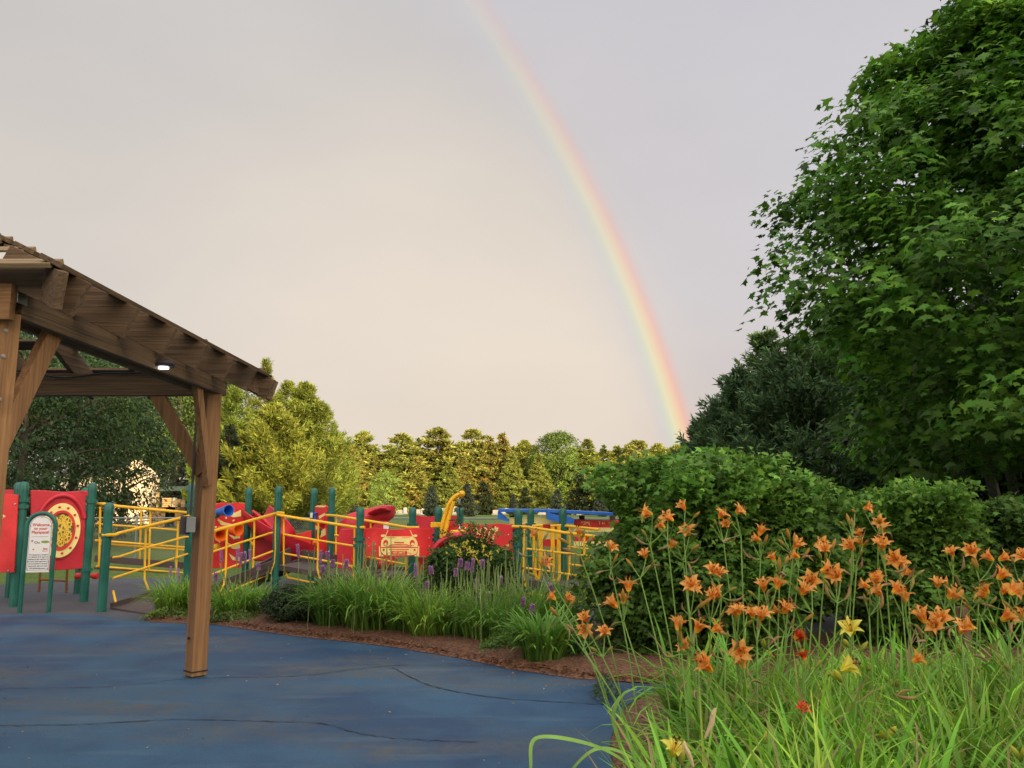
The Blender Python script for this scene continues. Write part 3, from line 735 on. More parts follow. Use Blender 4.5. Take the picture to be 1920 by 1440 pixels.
# far rail, post B to D
sec([[(179, 982, YB), (333, 994, yD + .6)], [(178, 1013, YB), (354, 1027, yD + .4)], [(188, 1019, YB + .1), (355, 1032, yD + .4)], [(180, 1062, YB), (354, 1075, yD + .4)]],
    [[(188, 950, YB), (187, 1010, YB), (185.5, 1062, YB)], [(265, 956, 13.6), (263, 1010, 13.6), (262, 1048, 13.6)], [(282, 958, 13.2), (281, 1010, 13.2), (279, 1068, 13.2)], [(352, 965, yD + .4), (350, 1010, yD + .4), (349, 1054, yD + .4)]],
    [[(160, 944, YB + .3), (196, 945, YB), (220, 949, YB + .1), (358, 962, yD + .3)]])
# near rail of the upper ramp, up to post F
y0, y1 = 12.7, 14.1
sec([[(395, 1036, y0), (403, 1033, y0 + .05), (505, 1000, y1), (516, 998, y1)], [(398, 1077, y0), (515, 1032, y1)], [(403, 1121, y0), (505, 1076, y1)]],
    [[(425.5, 992, y0 + .25), (424, 1045, y0 + .25), (423, 1072, y0 + .25), (420, 1095, y0 + .2), (407, 1120, y0 + .1)], [(477, 977, y1 - .4), (476, 1020, y1 - .4), (475, 1058, y1 - .4), (471, 1079, y1 - .45)],
     [(517, 966, y1 - .05), (516.5, 1030, y1 - .05), (515, 1052, y1 - .05), (506, 1076, y1 - .1)], [(468, 1013, y1 - .45), (476, 1023, y1 - .4)]],
    [[(390, 1000, y0 - .1), (403, 995, y0), (509, 965, y1 - .05), (521, 961, y1 - .07), (533, 962, y1 - .07)]])
# post F to I
yI = 13.5
sec([[(533, 1002, y1), (596, 1013, 13.8), (665, 1024, yI)], [(533, 1038, y1), (596, 1049, 13.8), (662, 1062, yI)], [(540, 1083, y1), (662, 1108, yI)]],
    [[(532, 966, y1), (532, 1020, y1), (532, 1058, y1), (539, 1082, y1)], [(597, 980, 13.8), (596, 1040, 13.8), (595, 1066, 13.8), (600, 1086, 13.75)], [(665, 990, yI), (664, 1050, yI), (663, 1088, yI)]],
    [[(519, 965, y1 - .07), (560, 972, 14.0), (663, 988, yI), (684, 989, yI - .07)]])
# behind: post H to J
sec([[(628, 1003, 15.4), (664, 1009, 15.0)], [(632, 1034, 15.4), (664, 1039, 15.0)], [(684, 1043, 14.9), (760, 1058, 14.5)]],
    [[(631, 970, 15.4), (630, 1020, 15.4), (630, 1052, 15.4), (626, 1063, 15.4)], [(695, 980, 15.0), (695, 992, 15.0)], [(693, 1045, 14.9), (693, 1066, 14.9), (689, 1076, 14.9)], [(761, 1046, 14.5), (761, 1075, 14.5), (756, 1088, 14.5)]],
    [[(612, 966, 15.5), (630, 967, 15.4), (766, 989, 14.5), (786, 989, 14.5)]])
# right gate section, post M onward
sec([[(988, 1029, 13.1), (1110, 1043, 12.4)], [(987, 1065, 13.1), (1101, 1082, 12.4)], [(990, 1112, 13.1), (1131, 1136, 12.3)]],
    [[(983, 992, 13.1), (982, 1040, 13.1), (981, 1080, 13.1), (986, 1101, 13.1)], [(1096, 1004, 12.5), (1095, 1050, 12.5), (1094, 1100, 12.5), (1100, 1128, 12.4)], [(1095, 1052, 12.5), (1105, 1044, 12.4)]],
    [[(960, 987, 13.15), (988, 988, 13.1), (1060, 999, 12.7), (1116, 1006, 12.4)]])
sec([[(1066, 1025, 14.1), (1107, 1030, 13.9)], [(1066, 1058, 14.1), (1107, 1063, 13.9)]],
    [[(1068, 990, 14.1), (1068, 1040, 14.1), (1067, 1075, 14.1), (1062, 1095, 14.1)]],
    [[(1044, 986, 14.25), (1062, 986, 14.15), (1123, 993, 13.8)]])
for x0, yb_ in ((1000, 1090), (1034, 1098)):     # looped bar panels
    mb = MB(); Yp = 13.9
    for k in range(3):
        a = x0 + k * 2.2; b_ = x0 + 16 - k * 2.2
        pts = [(a, 986 + k, Yp), (a, 1060, Yp), (a, yb_ - 14 - k * 2, Yp), ((a * 3 + b_) / 4, yb_ - 5 - k * 2, Yp), ((a + b_) / 2, yb_ - 2 - k * 2, Yp), ((a + b_ * 3) / 4, yb_ - 5 - k * 2, Yp), (b_, yb_ - 14 - k * 2, Yp), (b_, 1060, Yp), (b_, 986 + k, Yp)]
        mb.tube([at(*q) for q in pts], .0145, 8)
    mb.tube([at(x0 + 8, yb_ - 2, Yp), at(x0 + 8, yb_ + 10, Yp)], .03, 8)
    mb.tube([at(x0 - 2, 986, Yp), at(x0 + 18, 985, Yp)], .02, 8)
    mb.build('bar_panel', M['yellow'], play, smooth=True)
# ramps and decks
def deck(name, quad, th=.10, mat='plum', kerb=0):
    """quad: four world points near-left, near-right, far-right, far-left"""
    mb = MB(); q = [Vector(p) for p in quad]; mb.add(q + [p - Vector((0, 0, th)) for p in q], [[0, 1, 2, 3], [7, 6, 5, 4], [0, 4, 5, 1], [1, 5, 6, 2], [2, 6, 7, 3], [3, 7, 4, 0]])
    o = mb.build(name, M[mat], play, bevel=.006)
    if kerb:
        k = MB(); up = Vector((0, 0, kerb / 2)); k.beam(q[0] + up, q[1] + up, .03, kerb); k.build('kerb', M['plum'], o); k = MB(); k.beam(q[3] + up, q[2] + up, .03, kerb); k.build('kerb', M['plum'], o)
    return o
def bolts(pts, name, parent, r=.014):
    for p in pts:
        mb = MB(); mb.lathe(p, [(r, 0), (r * .8, -.012), (0, -.014)], 8, (0, 1, 0)); mb.build('bolt', M['steel'], parent, smooth=True)
# lower ramp: from the ground beside post C up to post D
a0 = gr(208, 1143); a1 = Vector((pD.x, pD.y - .05, .34)); b0 = Vector((pB.x + .25, pB.y + .5, .0)); b1 = Vector((pD.x + .1, pD.y + 1.1, .34))
a1.z = .20; g0 = gr(350, 1165); r1 = deck('ramp', [g0 + Vector((0, 0, .03)), at(396, 1112, 12.75), a1, a0 + Vector((0, 0, .03))], .05, 'plum', 0); mk = MB(); mk.beam(a0 + Vector((0, 0, .05)), a1 + Vector((0, 0, .03)), .05, .10); mk.build('kerb', M['plum'], r1, bevel=.006)
pts = [a0.lerp(a1, t) + Vector((0, -.018, .04)) for t in (.08, .25, .42, .58, .75, .9)]; bolts(pts, 'bolts', r1, .010)
# landing between D and upper ramp, upper ramp, deck behind F..M
D1 = at(396, 1112, 12.75); D1.z = .17
F1 = Vector((pF.x, pF.y, .46)); I1 = Vector((pI.x, pI.y, .30)); M1 = Vector((pM.x, pM.y, .24)); K1 = Vector((pK.x, pK.y, .26)); R1 = Vector((2.2, 12.4, .12)); R1.x = at(1110, 1100, 12.4).x
back = Vector((.25, 1.45, 0))
rp = deck('ramp', [D1, F1, F1 + back, D1 + back], .09, 'plum', .10)
mb = MB(); q0, q1 = D1 + Vector((.3, .9, .12)), F1 + Vector((.0, .9, .10)); mb.beam(q0, q1, .03, .30); mb.build('kerb', M['plum'], rp)
bolts([q0.lerp(q1, t) + Vector((0, -.02, .11)) for t in [i / 16 for i in range(17)]], 'bolts', rp, .008)
d1 = deck('deck', [F1 + Vector((.05, 0, 0)), I1, I1 + Vector((.2, 1.6, 0)), F1 + Vector((.3, 1.45, 0))], .09, 'plum', .0)
mb = MB(); mb.beam(F1 + Vector((.2, .95, .09)), I1 + Vector((.1, 1.3, .06)), .03, .24); mb.build('kerb', M['plum'], d1)
bolts([(F1 + Vector((.2, .93, .19))).lerp(I1 + Vector((.1, 1.28, .16)), t) for t in [i / 14 for i in range(15)]], 'bolts', d1, .008)
deck('deck', [I1 + Vector((.05, 0, -.01)), K1, K1 + Vector((.2, 1.6, 0)), I1 + Vector((.2, 1.6, -.01))], .12, 'plum', .06)
deck('deck', [K1 + Vector((.05, 0, 0)), M1, M1 + Vector((.0, 1.8, 0)), K1 + Vector((.2, 1.6, 0))], .12, 'plum')
deck('ramp', [M1 + Vector((.05, 0, 0)), R1, R1 + Vector((.3, 1.6, .05)), M1 + Vector((.1, 1.8, 0))], .10, 'plum', .08)
# low dark ramp on the far side of the rail
e0 = at(178, 1049, 15.2); e1 = at(356, 1064, 15.2); e0.z = .50; e1.z = .36
mb = MB(); mb.beam(e0, e1, .04, .12); mb.beam(e0 - Vector((0, 0, .18)), e1 - Vector((0, 0, .13)), .04, .04); mb.build('ramp_edge', M['plum'], play, bevel=.005)
# ---- gear panel between posts A and B
uv, w, U, N = plane_map((pA.x, pA.y), (pB.x, pB.y))
def P(lst): return [uv(*q) for q in lst]
mb = MB(); top = P([(57, 919), (80, 919), (100, 921), (120, 922), (140, 921), (150, 920), (166, 921), (166, 930), (160, 932), (158, 1066), (57, 1072)])
plate(mb, w, top, -.02, .02); gp = mb.build('gear_panel', M['red2'], play, bevel=.01)
c0 = uv(112.5, 994); rv = c0[1] - uv(112.5, 1045)[1]; ru = uv(149, 994)[0] - c0[0]; sx = ru / rv
mb = MB(); pts = []
for i in range(25):
    a = math.pi * (.10 + .80 * i / 24); rr = rv * 1.24; pts.append(w(c0[0] - rr * sx * math.cos(a) * 1.0, c0[1] + .02 + (rr * math.sin(a)), .03))
mb.tube(pts, .034, 10); mb.build('arch_moulding', M['red2'], gp, smooth=True)
mb = MB(); disc(mb, w, c0, ru * 1.06, rv * 1.06, .021, .045, 40); mb.build('ring_backing', M['red2'], gp)
mb = MB(); annulus(mb, w, c0, rv, rv * .66, .045, .06, 44, sx); rg_ = mb.build('ring', M['cream'], gp)
mb = MB(); annulus(mb, w, c0, rv * .74, rv * .64, .06, .075, 44, sx); mb.build('rim', M['red'], rg_)
mb = MB()
for k in range(12):
    a = 2 * math.pi * (k + .35) / 12; mb.lathe(w(c0[0] + rv * .86 * sx * math.cos(a), c0[1] + rv * .86 * math.sin(a), .061), [(.02, 0), (.016, .012), (0, .014)], 10, N)
mb.build('bolts', M['red'], rg_, smooth=True)
mb = MB(); disc(mb, w, c0, rv * .64 * sx, rv * .64, .046, .050, 30); mb.build('window_back', painted('window_back', (.16, .13, .05), .6), gp)
def gear(c, r, teeth, n0, n1, mat='gold'):
    mb = MB(); o_ = []
    for k in range(teeth * 4):
        a = 2 * math.pi * k / (teeth * 4); rr = r if k % 4 in (0, 1) else r * .82; o_.append((c[0] + rr * sx * math.cos(a), c[1] + rr * math.sin(a)))
    i_ = [(c[0] + r * .62 * sx * math.cos(2 * math.pi * k / (teeth * 4)), c[1] + r * .62 * math.sin(2 * math.pi * k / (teeth * 4))) for k in range(teeth * 4)]
    n = len(o_); vs = [w(*q, n1) for q in o_] + [w(*q, n1) for q in i_] + [w(*q, n0) for q in o_] + [w(*q, n0) for q in i_]
    mb.add(vs, [[k, (k + 1) % n, n + (k + 1) % n, n + k] for k in range(n)] + [[k, (k + 1) % n, 2 * n + (k + 1) % n, 2 * n + k] for k in range(n)] + [[n + k, n + (k + 1) % n, 3 * n + (k + 1) % n, 3 * n + k] for k in range(n)])
    for s in range(5):
        a = s * 2 * math.pi / 5; stroke(mb, w, [c, (c[0] + r * .7 * sx * math.cos(a), c[1] + r * .7 * math.sin(a))], r * .16, n0, n1 + .001)
    disc(mb, w, c, r * .25 * sx, r * .25, n0, n1 + .004, 14)
    mb.build('gear', M[mat], gp)
for i, (gx, gy, gr_) in enumerate([(0, 0, .30), (.34, .30, .22), (-.36, .30, .20), (.38, -.26, .22), (-.30, -.34, .24), (.05, .45, .15), (.06, -.46, .17), (-.5, -.02, .14)]):
    gear((c0[0] + gx * rv * sx * .92, c0[1] + gy * rv * .92), gr_ * rv * 1.22, 14, .051, .056 + .002 * (i % 3))
mb = MB(); disc(mb, w, uv(111, 931), .085, .022, .02, .024, 20); mb.build('handle_slot', M['dark'], gp)
# ---- panels at far left
uv, w, U, N = plane_map((pA.x - .1, pA.y - .1), (pA.x - 1.4, pA.y - .25))
U_ = U
mb = MB(); plate(mb, w, [uv(*q) for q in [(-70, 924), (-20, 928), (12, 926), (35, 928), (27, 1073), (-70, 1075)]], -.015, .015); lp_ = mb.build('side_panel', M['red'], play, bevel=.004)
mb = MB()
for pl in ([(2, 970), (8, 966), (11, 968)], [(4, 962), (9, 970)], [(3, 966), (6, 972)]): stroke(mb, w, [uv(*q) for q in pl], .012, .016, .019)
mb.build('drawing', M['cream'], lp_)
bolts([w(*uv(30, 945), .018), w(*uv(17, 1070), .018)], 'bolts', lp_)
mb = MB(); uv2, w2, U2, N2 = plane_map((pA2.x - .1, pA2.y), (pA2.x - 1.2, pA2.y + .05)); plate(mb, w2, [uv2(*q) for q in [(-60, 918), (32, 918), (32, 1060), (-60, 1060)]], -.02, .02); mb.build('side_panel', M['red2'], play, bevel=.004)
# brown step frame and red handles behind the gear panel
mb = MB(); Yq = 13.6
for s in ([(76, 1066, Yq), (73, 1110, Yq)], [(126, 1066, Yq), (124, 1112, Yq)], [(76, 1086, Yq), (125, 1089, Yq)]): mb.tube([at(*q) for q in s], .02, 8)
mb.build('step_frame', painted('rusty_brown', (.22, .09, .02), .5), play, smooth=True)
mb = MB(); mb.tube([at(143, 1080, 13.4), at(182, 1080, 13.4)], .03, 8); mb.lathe(at(147, 1080, 13.4), [(.05, -.04), (.05, .04)], 12, (1, 0, 0)); mb.lathe(at(179, 1080, 13.4), [(.05, -.04), (.05, .04)], 12, (1, 0, 0)); mb.build('spring_handle', M['red'], play, smooth=True)
# ---- horn panel between D and E
pD2 = at(400, 1060, 15.6); uv, w, U, N = plane_map((pD2.x, pD2.y), (pE.x, pE.y))
mb = MB(); plate(mb, w, [uv(*q) for q in [(392, 944), (405, 944), (418, 942), (430, 944), (443, 942), (461, 944), (461, 1064), (392, 1066)]], -.02, .02); hp = mb.build('horn_panel', M['red'], play, bevel=.006)
mb = MB()
for pl in ([(430, 960), (441, 961), (452, 956), (452, 968), (438, 970), (428, 966)], [(408, 972), (420, 979), (436, 983), (452, 979), (452, 984), (432, 988), (414, 984)],
           [(428, 1002), (440, 1006), (450, 999), (450, 1009), (438, 1011)], [(402, 1006), (414, 1014), (412, 1018), (402, 1010)], [(420, 1013), (434, 1021), (450, 1020), (450, 1030), (436, 1029)], [(428, 1037), (440, 1045), (450, 1044), (450, 1052), (436, 1050)]):
    plate(mb, w, [uv(*q) for q in pl], .021, .026)
for a_ in range(8):
    t = a_ * .785; c_ = (424, 988); 
    stroke(mb, w, [uv(c_[0] + 17 * math.cos(t), c_[1] + 15 * math.sin(t)), uv(c_[0] + 22 * math.cos(t), c_[1] + 19 * math.sin(t))], .03, .021, .026)
mb.build('drawing', M['cream'], hp)
def horn(a, b, r0, r1, mat):
    a = at(*a); b = at(*b); d = b - a; L = d.length; mb = MB(); prof = []
    for i in range(9): t = i / 8; prof.append((r0 + (r1 - r0) * t ** 1.6, L * t))
    prof += [(r1 * .86, L), (r1 * .4, L * .55), (0.01, L * .4)]
    mb.lathe(a, prof, 20, d.normalized()); return mb.build('horn', M[mat], hp, smooth=True)
horn((396, 962, 15.5), (429, 957, 15.05), .05, .11, 'blue'); horn((412, 991, 15.4), (448, 993, 15.15), .05, .125, 'orange'); horn((404, 1000, 15.4), (415, 1003, 15.0), .09, .12, 'orange')
mb = MB(); mb.lathe(at(405, 965, 15.35), [(.05, -.05), (.08, .0), (.05, .05), (0, .06)], 16, (.2, -1, .5)); mb.build('valve', M['green'], hp, smooth=True)
mb = MB(); mb.lathe(at(406, 1026, 15.3), [(.0, -.05), (.07, .0), (.04, .05), (0, .06)], 16, (.2, -1, .2)); mb.build('knob', M['yellow'], hp, smooth=True)
# ---- sliding chutes
def chute(name, path, width, depth, seg=12, th=.03, mat='red2', close=False):
    """U-shaped trough lofted along path; width/depth lists"""
    Pp = [Vector(p) for p in path]; n = len(Pp); vs = []; fs = []; up = Vector((0, 0, 1))
    for i, p in enumerate(Pp):
        d = (Pp[min(n - 1, i + 1)] - Pp[max(0, i - 1)]).normalized(); s = d.cross(up).normalized(); nn = s.cross(d).normalized(); wdt = width[i]; dp = depth[i]
        for (k, off) in ((0, 0), (1, th)):
            for j in range(seg + 1):
                t = math.pi * j / seg; vs.append(p - s * math.cos(t) * (wdt / 2 + (off if 1 else 0)) + nn * (dp - math.sin(t) * (dp + off)))
    m_ = 2 * (seg + 1)
    for i in range(n - 1):
        for j in range(seg):
            a = i * m_ + j; fs.append([a, a + 1, a + m_ + 1, a + m_]); a2 = a + seg + 1; fs.append([a2 + m_, a2 + m_ + 1, a2 + 1, a2])
        for j in (0, seg):
            a = i * m_ + j; b_ = a + seg + 1; fs.append([a, b_, b_ + m_, a + m_])
    for i in (0, n - 1):
        for j in range(seg): a = i * m_ + j; fs.append([a, a + seg + 1, a + seg + 2, a + 1])
    mb = MB(); mb.add(vs, fs); return mb.build(name, M[mat], play, smooth=True)
pth = smooth_curve([tuple(at(470, 978, 16.2)), tuple(at(500, 1005, 15.7)), tuple(at(530, 1035, 15.6)), tuple(at(560, 1060, 15.9)), tuple(at(590, 1064, 16.2))], 5)
chute('slide', pth, [.62] * len(pth), [.34] * len(pth))
# flared slide bedway: an upright red sheet sweeping down from post E, with its side wall
uv, w, U, N = plane_map((pE.x + .05, pE.y + .1), (pG.x - .1, pG.y - .3))
mb = MB(); plate(mb, w, [uv(*q) for q in [(472, 956), (480, 960), (492, 969), (504, 979), (512, 988), (514, 1052), (472, 1052)]], -.04, .04)
mb.build('slide_wall', M['red2'], play, bevel=.03)
mb = MB(); mb.tube([w(*uv(*q), .05) for q in [(474, 1012), (490, 1004), (505, 1000), (514, 1002)]], .03, 8); mb.tube([w(*uv(*q), .05) for q in [(474, 958), (492, 971), (512, 990)]], .035, 8); mb.build('slide_lip', M['red2'], play, smooth=True)
mb = MB(); plate(mb, w, [uv(*q) for q in [(530, 1001), (548, 1003), (564, 1000), (576, 996), (584, 994), (584, 1052), (530, 1052)]], -.02, .02); wp = mb.build('wall_panel', M['red'], play, bevel=.006)
mb = MB()
for cx_, cy_, an in ((540, 1015, .5), (538, 1026, 0), (541, 1037, -.35)):
    cc = uv(cx_, cy_); pts = [(cc[0] + .055 * math.cos(t) * math.cos(an) + .018 * math.sin(t) * math.sin(an), cc[1] - .055 * math.cos(t) * math.sin(an) + .018 * math.sin(t) * math.cos(an)) for t in [2 * math.pi * k / 16 for k in range(16)]]
    plate(mb, w, pts, .021, .024)
mb.build('oval_cutout', painted('cutout_green', (.10, .14, .06), .6), wp)
# narrow panel between G and H with toys
uv, w, U, N = plane_map((pG.x, pG.y), (pH.x, pH.y))
mb = MB(); plate(mb, w, [uv(*q) for q in [(592, 950), (596, 947), (600, 949), (606, 947), (612, 948), (615, 950), (615, 1070), (592, 1070)]], -.02, .02); np_ = mb.build('activity_panel', M['red'], play, bevel=.004)
mb = MB()
for pl in ([(594, 948.5), (603, 947.5), (608, 948.5), (613, 948), (612, 951), (594, 951)], [(600, 968), (611, 962), (612, 966), (601, 973)], [(594, 985), (602, 990), (600, 998), (594, 992)], [(604, 996), (612, 990), (613, 1003), (603, 1008)], [(595, 1030), (601, 1036), (595, 1046)]):
    plate(mb, w, [uv(*q) for q in pl], .021, .027)
mb.build('drawing', M['cream'], np_)
mb = MB(); mb.lathe(w(*uv(596, 967), .05), [(.05, -.09), (.02, .0), (.045, .06), (0, .07)], 12, (0, -.2, 1)); mb.build('toy', M['blue'], np_, smooth=True)
mb = MB(); mb.lathe(w(*uv(603, 998), .04), [(.0, -.05), (.08, .0), (.0, .05)], 14, (0, -1, 0)); mb.build('toy', M['green'], np_, smooth=True)
mb = MB(); mb.lathe(w(*uv(608, 980), .05), [(.0, -.08), (.09, .0), (.09, .05), (0, .1)], 14, (.4, -1, 0)); mb.build('toy', M['red2'], np_, smooth=True)
mb = MB(); mb.lathe(at(591, 1018, 15.9), [(.0, -.05), (.06, .0), (.0, .05)], 14, (0, -1, 0)); mb.build('toy', M['orange'], np_, smooth=True)
for q_ in ((584, 966, 16.15), (797.0 / 1, 0, 0)):
    if q_[1]:
        mb = MB(); p = at(*q_); mb.box(p, (.05, .01, .10)); mb.build('label_plate', M['white'], play)
# ---- second slide with the hooded entrance
def loft(name, rings, mat, parent=None, seg=16):
    """rings: (centre world, half-width vector, half-height vector)"""
    vs = []; fs = []
    for c_, hx, hz in rings:
        for k in range(seg):
            t = 2 * math.pi * k / seg; ct, st = math.cos(t), math.sin(t); q = 2.6
            vs.append(Vector(c_) + Vector(hx) * (math.copysign(abs(ct) ** (2 / q), ct)) + Vector(hz) * (math.copysign(abs(st) ** (2 / q), st)))
    for i in range(len(rings) - 1):
        for k in range(seg): a = i * seg + k; b_ = i * seg + (k + 1) % seg; fs.append([a, b_, b_ + seg, a + seg])
    fs.append([k for k in range(seg)][::-1]); fs.append([(len(rings) - 1) * seg + k for k in range(seg)])
    mb = MB(); mb.add(vs, fs); return mb.build(name, M[mat], parent or play, smooth=True)
Ys = 15.9
def rr(px, py, wv, hv, Y=Ys, tilt=0): return (at(px, py, Y), Vector((wv * .35, wv, 0)), Vector((-hv * math.sin(tilt), 0, hv * math.cos(tilt))))
sl = loft('slide', [rr(640, 1018, .25, .40), rr(655, 1000, .30, .36), rr(672, 990, .32, .32, tilt=.2), rr(690, 980, .32, .26, tilt=.3), rr(706, 970, .30, .20, tilt=.3), rr(720, 963, .26, .17, tilt=.2), rr(729, 960, .24, .14, tilt=.1), rr(733, 959, .17, .10)], 'red2')
loft('slide_hood', [rr(702, 962, .25, .05, 15.7, .3), rr(715, 956, .27, .06, 15.65, .2), rr(726, 952, .25, .055, 15.65), rr(732, 953, .2, .04, 15.65)], 'red2', sl)
mb = MB(); plate(mb, plane_map((at(700, 960, 15.55).x, 15.55), (at(740, 960, 15.55).x, 15.55))[1], [(0, 0)] * 0 or [plane_map((at(700, 960, 15.55).x, 15.55), (at(740, 960, 15.55).x, 15.55))[0](*q) for q in [(712, 954), (720, 951), (724, 951), (723, 955), (716, 958), (712, 958)]], -.01, .005); mb.build('opening', M['dark'], sl)
loft('slide_exit', [rr(640, 1050, .3, .26), rr(660, 1058, .34, .20), rr(685, 1062, .36, .15), rr(710, 1060, .34, .12), rr(728, 1056, .28, .10), rr(736, 1052, .18, .07)], 'red2', sl)
mb = MB(); mb.lathe(at(708, 1010, 15.9) , [(.22, -.9), (.24, -.2), (.22, .35)], 16); mb.build('slide_support', M['red2'], sl, smooth=True)
uv, w, U, N = plane_map((pI.x, pI.y + 1.3), (pJ.x, pJ.y + .4))
mb = MB(); plate(mb, w, [uv(*q) for q in [(684, 1046), (684, 990), (640, 992), (632, 1010), (632, 1070), (684, 1070)]], -.02, .02); mb.build('slide_wall', M['red2'], play, bevel=.01)
mb = MB(); mb.box(at(724, 986, 15.4), (.10, .01, .14)); mb.build('label_plate', M['white'], play)
# ---- car panel between I and K
uv, w, U, N = plane_map((pI.x, pI.y - .03), (pK.x, pK.y - .03))
def Z(lst, ox=660, oy=880, k=6.4): return [uv(ox + x / k, oy + y / k) for x, y in lst]
mb = MB(); tp = [(155 + i * 20, 712 - 9 * math.sin((i * 20 + 40) / 85.0)) for i in range(41)]; bt = [(945 - i * 20, 1048 - 8 * math.sin((i * 20) / 110.0)) for i in range(40)]
plate(mb, w, Z(tp + bt), -.012, .012); cp = mb.build('car_panel', M['red'], play, bevel=.003)
bolts([w(*q, .013) for q in Z([(203, 823), (203, 922), (281, 900), (281, 980), (927, 825), (927, 922)])], 'bolts', cp, .012)
mb = MB()
plate(mb, w, Z([(345, 900), (352, 855), (375, 825), (400, 806), (725, 806), (755, 828), (778, 860), (785, 900), (785, 932), (345, 932)]), .013, .019)
plate(mb, w, Z([(345, 944), (785, 944), (783, 985), (765, 1015), (735, 1026), (700, 1030), (640, 1030), (400, 1030), (370, 1015), (348, 985)]), .013, .018)
plate(mb, w, Z([(322, 925), (333, 920), (338, 985), (352, 1018), (385, 1038), (383, 1043), (322, 1043)]), .013, .017)
plate(mb, w, Z([(805, 920), (794, 920), (790, 985), (775, 1018), (745, 1038), (745, 1043), (803, 1043)]), .013, .017)
disc(mb, w, Z([(372, 797)])[0], .038, .020, .013, .019, 16); disc(mb, w, Z([(758, 797)])[0], .038, .020, .013, .019, 16)
stroke(mb, w, Z([(400, 806), (415, 765), (432, 732)]), .011, .013, .018); stroke(mb, w, Z([(727, 806), (712, 765), (693, 730)]), .011, .013, .018)
mb.build('car_drawing', M['cream'], cp)
mb = MB()
for cx_ in (403, 720):
    c_ = Z([(cx_, 884)])[0]; disc(mb, w, c_, .042, .052, .0195, .022, 20)
for cx_ in (378, 748): disc(mb, w, Z([(cx_, 965)])[0], .019, .019, .0185, .021, 14)
stroke(mb, w, Z([(425, 938), (445, 912), (480, 904), (560, 902), (650, 904), (690, 914), (708, 938)]), .013, .0195, .022)
stroke(mb, w, Z([(445, 925), (560, 919), (685, 925)]), .011, .0195, .0215); stroke(mb, w, Z([(440, 962), (680, 962)]), .014, .0185, .021)
stroke(mb, w, Z([(505, 879), (622, 879)]), .020, .0195, .0215); stroke(mb, w, Z([(420, 820), (520, 820)]), .008, .0195, .0215); stroke(mb, w, Z([(600, 820), (690, 820)]), .008, .0195, .0215)
plate(mb, w, Z([(463, 980), (659, 980), (659, 1022), (463, 1022)]), .0185, .023)
stroke(mb, w, Z([(422, 1028), (425, 1006), (455, 1000)]), .007, .0185, .021); stroke(mb, w, Z([(705, 1028), (702, 1006), (668, 1000)]), .007, .0185, .021)
mb.build('car_details', M['red'], cp)
mb = MB()
for cx_ in (405, 724): disc(mb, w, Z([(cx_, 897)])[0], .026, .024, .0225, .0245, 16)
mb.build('headlamp', M['cream'], cp)
q = Z([(561, 1001)])[0]; lettering('lettering', 'NO LIMITS', w, U, N, q[0], q[1], .044, M['cream'], cp, .0245, bold=.0006)
# ---- long panel with the swirl drawing, K to M
uv, w, U, N = plane_map((pK.x, pK.y - .03), (pM.x, pM.y - .03))
mb = MB(); tp = [(830 + i * 4, 983 + 1.6 * math.sin(i * .42)) for i in range(34)]; plate(mb, w, [uv(*q) for q in tp + [(962, 1062), (830, 1062)]], -.012, .012); sp_ = mb.build('swirl_panel', M['red'], play, bevel=.003)
bolts([w(*uv(*q), .013) for q in ((954, 1003), (930, 1022), (954, 1024))], 'bolts', sp_, .012)
mb = MB()
def zz(lst): return [uv(860 + x / 6, 900 + y / 6) for x, y in lst]
stroke(mb, w, zz([(30, 535), (70, 530), (100, 560), (105, 600), (95, 650), (60, 700)]), .03, .013, .018)
stroke(mb, w, zz([(165, 560), (195, 535), (220, 560), (222, 600), (200, 640)]), .028, .0135, .019)
stroke(mb, w, zz([(330, 540), (290, 535), (255, 560), (245, 610), (260, 670), (290, 700), (320, 690), (345, 640), (350, 580), (375, 545), (400, 560), (405, 610), (390, 680), (365, 720), (330, 740)]), .028, .014, .020)
stroke(mb, w, zz([(310, 700), (295, 640), (300, 580), (325, 545)]), .022, .0135, .018)
for p_ in ([(400, 560), (425, 525)], [(400, 560), (450, 540)], [(400, 562), (448, 565)], [(402, 565), (430, 580)]): stroke(mb, w, zz(p_), .022, .0145, .021)
stroke(mb, w, zz([(60, 720), (120, 700), (220, 700), (300, 740), (360, 770)]), .05, .013, .018)
mb.build('drawing', M['cream'], sp_)
mb = MB(); plate(mb, w, [uv(*q) for q in [(782, 1045), (826, 1045), (826, 1104), (782, 1104)]], -.06, -.03); mb.build('lower_panel', M['red'], play, bevel=.003)
mb = MB(); uvb, wb, Ub, Nb = plane_map((pJ.x, 16.4), (pL.x, 16.4)); plate(mb, wb, [uvb(*q) for q in [(780, 966), (790, 967), (806, 969), (815, 967), (830, 970), (845, 967), (860, 967), (862, 990), (862, 1040), (780, 1040)]], -.015, .015); mb.build('back_panel', M['red2'], play, bevel=.004)
